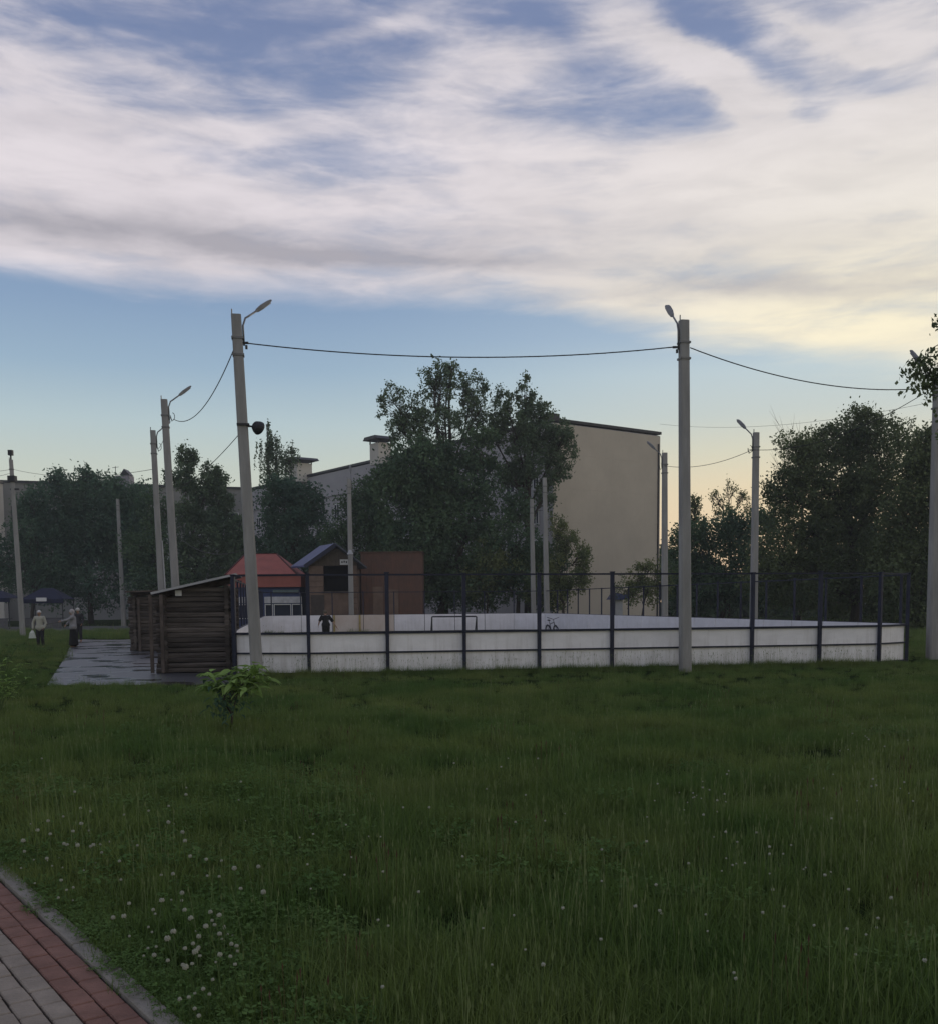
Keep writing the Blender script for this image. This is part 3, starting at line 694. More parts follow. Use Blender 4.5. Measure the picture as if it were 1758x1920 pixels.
for u in (-.26, .02): q.box(P1_(u, -.30, 1.08), (.09, .09, 2.1), (RU, RV, zz))
q.build('porch_post', log_d, cab1)
B0 = at(252, 1200, 41.0); B0.z = 0
cab2, P2_ = cabin(B0, 2.3, 2.6, 2.30, 2.36, 'darker log cabin standing further back, left of the near one', sign=False)
q = MB(); q.box(P2_(.25, -.2, 1.0), (.1, .1, 2.2), (RU, RV, zz)); q.build('porch_post', log_d, cab2)

# ------------------------------------------------------------------ kiosk with red hipped roof
def px2(px, py, d): return at(px, py, d)
dk = 70.0
k0 = px2(430, 1200, dk).x; k1 = px2(568, 1200, dk).x; kz = upto(500, 1101, dk); kz2 = upto(500, 1078, dk); kz3 = upto(500, 1039, dk + 2.2)
kio = empty('kiosk', Vector(((k0 + k1) / 2, dk, 0)), 'blue and white kiosk under a red hipped roof', 'kiosk')
D = 4.6
q = MB(); q.box(((k0 + k1) / 2, dk + D / 2 + .05, kz / 2), (k1 - k0 - .3, D - .3, kz)); q.build('wall', bluewall, kio)
q = MB(); q.prism([(k0, dk - .2, kz), (k1, dk - .2, kz), (k1, dk + D + .2, kz), (k0, dk + D + .2, kz)], zz * (kz2 - kz)); q.build('roof_fascia', redroof, kio)
r0_ = px2(462, 1039, dk + 2.2).x; r1_ = px2(520, 1039, dk + 2.2).x; e = .1
q = MB(); lo = [(k0 - e, dk - .3, kz2), (k1 + e - .35, dk - .3, kz2), (k1 + e - .35, dk + D + .3, kz2), (k0 - e, dk + D + .3, kz2)]; hi = [(r0_, dk + 2.0, kz3), (r1_, dk + 2.0, kz3), (r1_, dk + 2.5, kz3), (r0_, dk + 2.5, kz3)]
q.add([Vector(v) + zz * .012 for v in lo + hi], [(0, 1, 5, 4), (1, 2, 6, 5), (2, 3, 7, 6), (3, 0, 4, 7), (4, 5, 6, 7), (3, 2, 1, 0)]); q.build('roof', redroof, kio)
q = MB(); q.beam((k0 - e, dk - .31, kz2 + .02), (k1 - .2, dk - .31, kz2 + .02), .06, .05)
for (a_, b__) in (((k0 - e, dk - .3, kz2), (r0_, dk + 2, kz3)), ((k1 + e - .35, dk - .3, kz2), (r1_, dk + 2, kz3)), ((r0_, dk + 2, kz3), (r1_, dk + 2, kz3))): q.beam(Vector(a_) + zz * .03, Vector(b__) + zz * .03, .09, .05)
q.build('roof_trim', mat('dark_red_trim', (.06, .012, .012), .6), kio)
zt = upto(500, 1118, dk); zb = upto(500, 1133, dk)
for (xa, xb) in ((438, 490), (496, 566)):
    a_ = px2(xa, 1120, dk).x; b__ = px2(xb, 1120, dk).x
    q = MB(); q.box(((a_ + b__) / 2, dk + .05, (zt + zb) / 2 + .02), (b__ - a_, .10, (zt - zb) * .8)); q.build('white_panel', mat('dull_white_panel', (.42, .43, .46), .7), kio)
for i, (xa, xb) in enumerate(((440, 465), (468, 488), (497, 511), (514, 545), (548, 566))):
    a_ = px2(xa, 1120, dk).x; b__ = px2(xb, 1120, dk).x; z1 = zb - .02; z0 = z1 - .95
    f = MB()
    for xx in (a_, b__): f.box((xx, dk + .04, (z0 + z1) / 2), (.045, .08, z1 - z0 + .05))
    for z_ in (z0, z1): f.box(((a_ + b__) / 2, dk + .045, z_), (b__ - a_, .08, .06))
    fo = f.build('window', winframe, kio); f = MB(); f.box(((a_ + b__) / 2, dk + .16, (z0 + z1) / 2), (b__ - a_ - .05, .02, z1 - z0)); f.build('pane', glassm, fo)
q = MB(); z_ = upto(530, 1109, dk); a_ = px2(512, 1109, dk).x; b__ = px2(560, 1109, dk).x; q.box(((a_ + b__) / 2, dk + .06, z_), (b__ - a_, .09, .22)); q.build('awning_strip', mat('faded_teal', (.10, .14, .15), .7), kio)

# ------------------------------------------------------------------ gabled hut with blue roof
dh = 69.0
def W2(px, py, d=dh): return at(px, py, d)
hl_ = W2(582, 1200).x; hr_ = W2(672, 1200).x; ap = W2(632, 1019); le = W2(574, 1060); re_ = W2(690, 1063)
hut = empty('brick_hut', Vector(((hl_ + hr_) / 2, dh, 0)), 'brown gabled hut with a blue metal roof and a dark open front', 'hut')
eave = W2(600, 1056).z; D = 4.0
def xz(px, py): v = W2(px, py); return v.x, v.z
wx0, wz1 = xz(606, 1061); wx1, wz0 = xz(656, 1110)
q = MB(); zt = wz1
q.prism([(hl_, dh, 0), (wx0, dh, 0), (wx0, dh, eave), (hl_, dh, eave)], (0, .25, 0)); q.prism([(wx1, dh, 0), (hr_, dh, 0), (hr_, dh, eave), (wx1, dh, eave)], (0, .25, 0))
q.prism([(wx0 + .001, dh + .002, 0), (wx1 - .001, dh + .002, 0), (wx1 - .001, dh + .002, wz0), (wx0 + .001, dh + .002, wz0)], (0, .25, 0))
q.box((hl_ + .13, dh + D / 2 + .3, eave / 2), (.25, D - .1, eave)); q.box((hr_ - .13, dh + D / 2 + .3, eave / 2), (.25, D - .1, eave)); q.box(((hl_ + hr_) / 2, dh + D + .4, eave / 2), (hr_ - hl_, .2, eave)); q.build('wall', brick_m, hut)
q = MB(); q.prism([(hl_, dh - .02, wz1 + .003), (hr_, dh - .02, wz1 + .003), (hr_ , dh - .02, eave + .1), (ap.x, dh - .02, ap.z - .2), (hl_, dh - .02, eave + .1)], (0, .2, 0)); q.build('gable', mat('gable_boards', (.075, .06, .045), .9, .3, 2, stretch=(4, 1, 1)), hut)
q = MB(); q.box(((wx0 + wx1) / 2, dh - .04, wz0 + .02), (wx1 - wx0 + .2, .25, .07)); q.build('counter', log_d, hut)
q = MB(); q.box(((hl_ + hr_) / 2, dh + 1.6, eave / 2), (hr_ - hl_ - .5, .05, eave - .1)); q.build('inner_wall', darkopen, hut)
for (ea, mm, nm, lb) in ((le, blueroof, 'roof_slope', 'blue metal roof slope'), (re_, slate_m, 'roof_slope', 'dark roof slope')):
    q = MB(); a_ = Vector((ap.x, dh - .5, ap.z)); b__ = Vector((ea.x, dh - .5, ea.z)); q.prism([a_, b__, b__ - zz * .12, a_ - zz * .12], (-1.5, D - 1.0, 0)); o = q.build(nm, mm, hut); o['label'] = lb
q = MB(); q.beam((ap.x, dh - .53, ap.z - .1), (le.x, dh - .53, le.z - .1), .05, .26); q.build('barge_board', blue_p, hut)
sx0, sz1 = xz(638, 1049); sx1, sz0 = xz(655, 1059)
q = MB(); q.box(((sx0 + sx1) / 2, dh - .06, (sz0 + sz1) / 2), (sx1 - sx0, .05, sz1 - sz0)); so_ = q.build('sign_board', paintwhite, hut)
q = MB()
for k in range(3): q.box((sx0 + .14 + .15 * k, dh - .09, (sz0 + sz1) / 2 + .03 * (k % 2)), (.09, .01, .13))
q.build('sign_marks', steel_d, so_)
q = MB(); lp = W2(657, 1036, 67.2); q.tube([lp + Vector((0, .4, .1)), lp], .03); q.tube([lp + zz * .16, lp - zz * .12], [.08, .22], 12); q.build('gable_lamp', whiteedge, hut)
q = MB(); q.box((W2(596, 1120).x, dh - .03, 1.3), (.9, .04, 2.3)); q.build('door', mat('hut_door', (.06, .05, .045), .8), hut)

# boards and courses on the hut front
q = MB()
for k in range(9): q.box(((hl_ + wx0) / 2, dh - .025, .35 + .38 * k), (wx0 - hl_ - .04, .03, .03)); q.box(((wx1 + hr_) / 2, dh - .025, .35 + .38 * k), (hr_ - wx1 - .04, .03, .03))
q.build('brick_course', log_d, hut)
# ------------------------------------------------------------------ rusty container
dr = 70.5
def W3(px, py): return at(px, py, dr)
x0, x1 = W3(679, 1200).x, W3(793, 1200).x; zt = W3(740, 1036).z
con = empty('storage_shed', Vector(((x0 + x1) / 2, dr, 0)), 'rust brown sheet metal storage shed right of the gabled hut', 'shed')
q = MB(); q.box(((x0 + x1) / 2, dr + 1.5, zt / 2), (x1 - x0, 3.0, zt)); q.build('wall', rust_m, con)
q = MB()
for k in range(24):
    x = x0 + .1 + (x1 - x0 - .2) * k / 23
    q.box((x, dr - .02, zt / 2), (.08, .05, zt - .1))
q.build('cladding_rib', rust_m, con)
q = MB(); q.box(((x0 + x1) / 2, dr + 1.5, zt + .03), (x1 - x0 + .15, 3.2, .08)); q.build('roof', mat('brown_roof', (.09, .055, .04), .8), con)
q = MB(); q.box((W3(735, 1110).x, dr - .06, 1.5), (.9, .05, 2.6)); q.box((W3(709, 1110).x, dr - .06, 1.6), (.7, .05, 2.8)); q.build('door', brick_m, con)

# ------------------------------------------------------------------ market stalls behind the people
def stall(pxa, pxb, pyt, pyb, d, label):
    a_ = at(pxa, pyt, d); b__ = at(pxb, pyt, d); zlow = at(pxa, pyb, d).z; w = b__.x - a_.x; cx_ = (a_.x + b__.x) / 2
    r = empty('market_stall', Vector((cx_, d, 0)), label, 'stall', 'navy roofed stalls by the road')
    q = MB(); q.add([Vector(v) for v in ((a_.x - .1, d - 1.3, zlow), (b__.x + .1, d - 1.3, zlow), (b__.x + .1, d + 1.3, zlow), (a_.x - .1, d + 1.3, zlow), (cx_ - .5, d, a_.z), (cx_ + .5, d, a_.z))], [(0, 1, 5, 4), (1, 2, 5), (2, 3, 4, 5), (3, 0, 4), (3, 2, 1, 0)])
    q.box((cx_, d - 1.31, zlow - .16), (w + .2, .03, .34)); q.build('canopy', navycloth, r)
    for sx in (-1, 1):
        for sy in (-1, 1):
            q = MB(); q.box((cx_ + sx * (w / 2 - .05), d + sy * 1.2, zlow / 2), (.06, .06, zlow)); q.build('leg', steel_d, r)
    q = MB(); q.box((cx_, d - .8, .84), (w * .9, .9, .05)); q.box((cx_, d - 1.24, .45), (w * .9, .02, .8)); q.build('counter', mat('stall_cloth', (.10, .10, .11), .9), r)
    return r
stall(-42, 29, 1108, 1122, 84, 'navy roofed market stall cut by the left edge')
stall(52, 128, 1103, 1124, 86, 'navy roofed market stall behind the walking women')
sb = MB(); c = at(78, 1124, 84.2); sb.box(c, (.85, .05, .30)); 
o = sb.build('banner', white_m); o.parent = None; tag(o, 'small pale banner hung on the front of the navy stall roof', 'banner')
# small blue awninged kiosk by the end wall
dq = 84; c = at(1156, 1200, dq); c.z = 0
kq = empty('kiosk', c, 'small kiosk with a blue roof at the foot of the beige end wall', 'kiosk')
q = MB(); q.box(c + zz * 1.0, (.7, 1.2, 2.0)); q.build('wall', white_m, kq); q = MB(); q.prism([c + Vector((-.8, -.9, 2.0)), c + Vector((.9, -.9, 2.0)), c + Vector((.9, -.9, 2.35)), c + Vector((-.4, -.9, 2.6))], (0, 1.8, 0)); q.build('roof', blueroof, kq)

# ------------------------------------------------------------------ people
def remesh(b, name, m, parent, voxel=.012):
    o = b.build(name, m, parent)
    md = o.modifiers.new('r', 'REMESH'); md.mode = 'VOXEL'; md.voxel_size = voxel; md.use_smooth_shade = True
    sm = o.modifiers.new('s', 'SMOOTH'); sm.factor = .5; sm.iterations = 3
    dg = bpy.context.evaluated_depsgraph_get(); me = bpy.data.meshes.new_from_object(o.evaluated_get(dg)); me.name = name
    o.modifiers.clear(); old = o.data; o.data = me; bpy.data.meshes.remove(old)
    if not me.materials: me.materials.append(m)
    return o
def limb(b, pts, rad, n=10):
    for i in range(len(pts) - 1):
        b.tube([pts[i], pts[i + 1]], [rad[i], rad[i + 1]], n)
    for p, r_ in zip(pts, rad): b.ball(p, r_ * 1.0, seg=10, rings=8)
skin = mat('skin', (.30, .19, .14), .6, .08, 8)
def hand(b, wr, dr_, sp, curl=.5, s=1.0):
    dr_ = dr_.normalized(); sp = (sp - dr_ * sp.dot(dr_)).normalized(); nm = dr_.cross(sp)
    pc_ = wr + dr_ * .045 * s
    b.ball(pc_, .045 * s, (1.0, .36, .85), ax=(dr_, nm, sp))
    for k, l_ in enumerate((.068, .076, .072, .058)):
        p = wr + dr_ * .085 * s + sp * (.028 - .019 * k) * s; cd = (dr_ + nm * curl * .6).normalized(); p2 = p + cd * l_ * .5 * s; p3 = p2 + (dr_ + nm * curl * 1.6).normalized() * l_ * .5 * s
        b.tube([p, p2, p3], [.0095 * s, .009 * s, .008 * s], 6)
    p = wr + dr_ * .03 * s + sp * .034 * s; p2 = p + (dr_ * .7 + sp * .7).normalized() * .035 * s; b.tube([p, p2, p2 + (dr_ + sp * .15 + nm * .3).normalized() * .028 * s], [.012 * s, .011 * s, .009 * s], 6)
def person(foot, H, face, label, lean=0.0, arms=None, legs=None, clothes='jacket', mats=None, group='people standing near the stalls', headtilt=0.0):
    """face: unit vector the figure faces; arms: list of (elbow, wrist) offsets in body frame per side; legs: (knee, ankle)"""
    r = empty('person', foot, label, 'person', group)
    fw = face.normalized(); rt = Vector((fw.y, -fw.x, 0)); s = H / 1.7
    def P(x, y, z):           # right, forward, up; leaning applied above the hip
        hz = .92
        if z > hz: y = y + (z - hz) * math.sin(lean); z = hz + (z - hz) * math.cos(lean)
        return foot + (rt * x + fw * y) * s + zz * z * s
    hip = P(0, 0, .92); chest = P(0, 0, 1.28); neck = P(0, .01, 1.44); head = P(0, .04 + headtilt, 1.585)
    b = MB()
    limb(b, [P(0, 0, .95), P(0, 0, 1.12), P(0, 0, 1.3)], [.125 * s, .12 * s, .135 * s]); b.ball(P(0, 0, 1.32), .17 * s, (1.08, .62, .72), ax=(rt, fw, zz)); b.ball(P(0, 0, .95), .165 * s, (1.0, .75, .8), ax=(rt, fw, zz))
    limb(b, [P(0, 0, 1.38), head - zz * .06 * s], [.058 * s, .052 * s])
    b.ball(head, .108 * s, (.74, .88, 1.06), seg=14, rings=12, ax=(rt, fw, zz)); b.ball(head + fw * .045 * s - zz * .05 * s, .06 * s, (.8, .8, .9), ax=(rt, fw, zz))
    b.ball(head + fw * .102 * s - zz * .012 * s, .017 * s, (.8, 1, 1.3), ax=(rt, fw, zz))
    for sx in (-1, 1): b.ball(head + rt * sx * .08 * s - zz * .01 * s, .022 * s, (.5, .8, 1.2), ax=(rt, fw, zz))
    for sx, (kn, an) in zip((-1, 1), legs):
        h_ = P(sx * .085, 0, .90); k_ = P(*kn); a_ = P(*an)
        limb(b, [h_, k_, a_], [.085 * s, .058 * s, .038 * s]); b.ball(k_.lerp(a_, .35) - fw * .012, .055 * s, (1, 1, 1.6), ax=(rt, fw, zz))
        b.tube([a_ - zz * .04 * s - fw * .04 * s, a_ - zz * .05 * s + fw * .14 * s], [.04 * s, .032 * s], 8)
    for sx, (el, wr) in zip((-1, 1), arms):
        sh = P(sx * .175, 0, 1.375); e_ = P(*el); w_ = P(*wr)
        limb(b, [sh, e_, w_], [.052 * s, .040 * s, .028 * s]); hand(b, w_, (w_ - e_), fw if abs((w_ - e_).normalized().dot(fw)) < .8 else zz, .5, s)
    remesh(b, 'body', skin, r, .011)
    # eyes and mouth
    e = MB()
    for sx in (-1, 1): e.ball(head + rt * sx * .032 * s + fw * .091 * s + zz * .012 * s, .011 * s, (1.2, .6, .7), ax=(rt, fw, zz))
    e.ball(head + fw * .090 * s - zz * .062 * s, .02 * s, (1.2, .4, .28), ax=(rt, fw, zz)); e.build('face_features', mats.get('dark', steel_d), r)
    c = MB()
    inf = .018 * s
    if clothes in ('jacket', 'tee'):
        bot = .80 if clothes == 'jacket' else .86
        limb(c, [P(0, 0, bot + .1), P(0, 0, 1.12), P(0, 0, 1.3)], [.165 * s, .155 * s, .155 * s]); c.ball(P(0, 0, 1.32), .19 * s, (1.12, .68, .72), ax=(rt, fw, zz)); c.ball(P(0, 0, bot + .12), .215 * s, (1.0, .8, .85), ax=(rt, fw, zz))
        for sx, (el, wr) in zip((-1, 1), arms):
            sh = P(sx * .175, 0, 1.375); e_ = P(*el); w_ = P(*wr)
            if clothes == 'jacket': limb(c, [sh, e_, e_.lerp(w_, .9)], [.078 * s, .062 * s, .050 * s])
            else: limb(c, [sh, sh.lerp(e_, .75)], [.082 * s, .075 * s])
        remesh(c, 'jacket' if clothes == 'jacket' else 'shirt', mats['top'], r, .015)
    return r, P, head, rt, fw, s
mt = {'top': mat('pale_jacket', (.34, .34, .29), .85, .12, 6), 'dark': steel_d}
dk_leg = mat('dark_trousers', (.022, .022, .026), .9, .2, 6)
f1 = gnd(77, 1214); ff = Vector((.15, -1, 0)).normalized()
r_, P, hd, rt, fw, s = person(f1, 1.66, ff, 'woman in a pale jacket and white cap carrying a white bag across the grass', arms=[((-.27, .0, 1.10), (-.20, .10, .90)), ((.30, -.02, 1.12), (.30, .05, .86))], legs=[((-.1, .06, .48), (-.11, 0, .08)), ((.1, .0, .48), (.12, -.10, .08))], mats=mt)
c = MB(); limb(c, [P(-.085, 0, .88), P(-.1, .06, .48), P(-.11, 0, .14)], [.115 * s, .085 * s, .07 * s]); limb(c, [P(.085, 0, .88), P(.1, 0, .48), P(.12, -.10, .14)], [.115 * s, .085 * s, .07 * s]); remesh(c, 'trousers', dk_leg, r_, .015)
c = MB(); c.ball(hd + zz * .045 * s - fw * .012 * s, .115 * s, (.84, .98, .72), ax=(rt, fw, zz)); remesh(c, 'cap', mat('white_cap', (.5, .5, .5), .8, .05, 9), r_, .012)
bag = MB(); w_ = P(.31, .06, .78); bag.add([w_ + zz * .06, w_ + rt * .11 - zz * .1, w_ - rt * .09 - zz * .1, w_ + rt * .16 - zz * .34, w_ - rt * .15 - zz * .34] + [v + fw * .09 for v in (w_ + rt * .11 - zz * .1, w_ - rt * .09 - zz * .1, w_ + rt * .16 - zz * .34, w_ - rt * .15 - zz * .34)], [(0, 1, 2), (1, 3, 4, 2), (0, 6, 5), (5, 6, 8, 7), (0, 5, 1), (1, 5, 7, 3), (0, 2, 6), (2, 4, 8, 6), (3, 7, 8, 4)])
o = bag.build('carrier_bag', mat('bag_plastic', (.50, .54, .50), .5, .1, 20)); tag(o, 'white carrier bag hanging from the hand of the woman in the cap', 'bag')
# second woman, side on, arm stretched out
f2 = gnd(139, 1213); ff = Vector((-1, -.25, 0)).normalized()
mt2 = {'top': mat('grey_cardigan', (.24, .24, .25), .9, .2, 5), 'dark': steel_d}
r_, P, hd, rt, fw, s = person(f2, 1.68, ff, 'woman in a grey cardigan and long black skirt pointing a stick to the left', arms=[((-.24, .18, 1.24), (-.22, .46, 1.18)), ((.22, .16, 1.18), (.14, .30, 1.02))], legs=[((-.08, .04, .48), (-.09, 0, .08)), ((.08, .0, .48), (.10, -.05, .08))], mats=mt2)
c = MB(); 
for k in range(14):
    a = k / 13; z_ = .98 - a * .86; rw = .165 + .11 * a
    c.ball(P(0, 0, z_), rw * s, (1, .8, .35), ax=(rt, fw, zz))
remesh(c, 'skirt', mat('black_skirt', (.012, .012, .013), .95, .2, 6), r_, .015)
c = MB(); c.ball(hd + zz * .03 * s - fw * .022 * s, .128 * s, (.86, .94, .95), ax=(rt, fw, zz)); c.ball(hd - fw * .05 * s - zz * .09 * s, .075 * s, ax=(rt, fw, zz)); remesh(c, 'headscarf', mat('pale_scarf', (.36, .34, .34), .9, .15, 12), r_, .012)
st = MB(); w_ = P(-.2, .55, 1.13); st.tube([w_ - fw * .1 + zz * .02, w_ + fw * .55 - zz * .08], .012, 6); o = st.build('walking_stick', log_d); tag(o, 'thin walking stick held out by the woman in the long black skirt', 'stick')
# third person, further back
f3 = gnd(149, 1203); mt3 = {'top': mat('dark_coat', (.03, .03, .035), .9, .2, 6), 'dark': steel_d}
r_, P, hd, rt, fw, s = person(f3, 1.72, Vector((0, -1, 0)), 'person in dark clothes and a white hat half hidden behind the woman in the skirt', arms=[((-.26, 0, 1.12), (-.22, .12, .92)), ((.26, .0, 1.12), (.24, .1, .9))], legs=[((-.1, .03, .48), (-.1, 0, .08)), ((.1, .0, .48), (.1, 0, .08))], mats=mt3)
c = MB(); limb(c, [P(-.085, 0, .88), P(-.1, .03, .48), P(-.1, 0, .14)], [.115 * s, .085 * s, .07 * s]); limb(c, [P(.085, 0, .88), P(.1, 0, .48), P(.1, 0, .14)], [.115 * s, .085 * s, .07 * s]); remesh(c, 'trousers', dk_leg, r_, .015)
c = MB(); c.ball(hd + zz * .05 * s, .125 * s, (.9, .95, .8), ax=(rt, fw, zz)); remesh(c, 'hat', mat('white_hat', (.42, .42, .42), .8, .05, 9), r_, .012)
# figure in the rink, running away, arms loose
f4 = at(612, 1200, 45); f4.z = .01; mt4 = {'top': mat('black_shirt', (.010, .010, .011), .9, .15, 6), 'dark': steel_d}
r_, P, hd, rt, fw, s = person(f4, 1.58, Vector((-.25, 1, 0)), 'person in black clothes leaning forward on the rink floor', lean=.28, arms=[((-.30, -.02, 1.15), (-.33, .14, .98)), ((.36, -.05, 1.10), (.50, -.06, .86))],
    legs=[((-.07, .10, .48), (-.05, .04, .08)), ((.07, .0, .50), (.10, -.30, .28))], clothes='tee', mats=mt4, group='people in the rink')
del r_['group']
c = MB(); limb(c, [P(-.075, 0, .90), P(-.07, .10, .48), P(-.05, .04, .14)], [.12 * s, .095 * s, .065 * s]); limb(c, [P(.075, 0, .90), P(.07, 0, .50), P(.10, -.28, .32)], [.12 * s, .095 * s, .065 * s]); remesh(c, 'trousers', mat('black_trousers', (.011, .012, .012), .9, .2, 6), r_, .014)
c = MB(); c.ball(hd + zz * .03 * s - fw * .015 * s, .116 * s, (.85, .95, .85), ax=(rt, fw, zz)); remesh(c, 'hair', mat('fair_hair', (.10, .085, .065), .9, .2, 20), r_, .012)

# ------------------------------------------------------------------ bicycle
def bicycle(c, hd_, label):
    r = empty('bicycle', c, label, 'bicycle'); hv = hd_.normalized(); sv = Vector((hv.y, -hv.x, 0)); tl = (zz + sv * .12).normalized()
    def P(x, z, y=0.0): return c + hv * x + tl * z + sv * y
    for x in (-.52, .52):
        w = MB(); pts = [P(x + .33 * math.cos(k / 24 * 6.2832), .35 + .33 * math.sin(k / 24 * 6.2832)) for k in range(25)]; w.tube(pts, .024, 8, cap=False); tyre = w.build('wheel', steel_d, r)
        w = MB(); w.tube([P(x + .30 * math.cos(k / 24 * 6.2832), .35 + .30 * math.sin(k / 24 * 6.2832)) for k in range(25)], .010, 6, cap=False)
        for k in range(14): a = k / 14 * 6.2832; w.tube([P(x, .35), P(x + .3 * math.cos(a), .35 + .3 * math.sin(a))], .002, 3)
        w.tube([P(x, .35, -.05), P(x, .35, .05)], .02, 8); w.build('rim', steel_g, tyre)
        w = MB(); w.tube([P(x + .37 * math.cos(a), .35 + .37 * math.sin(a)) for a in [math.pi * (.15 + .75 * k / 12) for k in range(13)]], .022, 6); w.build('mudguard', navy_p, r)
    f = MB(); bb = P(-.08, .30); st_ = P(-.22, .80); hd1 = P(.38, .86); hd0 = P(.42, .70); ra = P(-.52, .35); fa = P(.52, .35)
    for a, b_, w_ in ((bb, st_, .018), (st_.lerp(bb, .08), hd1, .018), (bb, hd0, .02), (hd1, hd0, .02)): f.tube([a, b_], w_, 8)
    for y in (-.05, .05): f.tube([bb, ra + sv * y], .010, 6); f.tube([st_.lerp(bb, .1), ra + sv * y], .009, 6); f.tube([hd0, hd0 + tl * -.05 + sv * y, fa + sv * y], .012, 6)
    f.build('frame', navy_p, r)
    h = MB(); h.tube([hd1, P(.34, 1.0)], .014, 6); h.tube([P(.30, 1.10, -.31), P(.36, 1.06, -.18), P(.36, 1.0, 0), P(.36, 1.06, .18), P(.30, 1.10, .31)], .013, 6); h.build('handlebar', steel_d, r)
    h = MB(); h.tube([st_, P(-.25, .93)], .013, 6); h.ball(P(-.27, .95), .13, (1.05, .6, .3), ax=(hv, sv, tl)); h.build('saddle', steel_d, r)
    h = MB(); h.tube([bb - sv * .06, bb + sv * .06], .02, 8); h.tube([bb + sv * .06, P(0.0, .16, .07)], .009, 6); h.box(P(0, .15, .11), (.09, .09, .02), (hv, sv, tl)); h.tube([bb - sv * .06, P(-.16, .44, -.07)], .009, 6); h.box(P(-.16, .45, -.11), (.09, .09, .02), (hv, sv, tl)); h.tube([P(-.08 + .09 * math.cos(k / 12 * 6.3), .30 + .09 * math.sin(k / 12 * 6.3), .05) for k in range(13)], .008, 5); h.build('crank', steel_g, r)
bc = at(1036, 1200, 50); bc.z = .01
bicycle(bc, Vector((.30, -1, 0)), 'dark bicycle parked on the rink floor behind the boards')

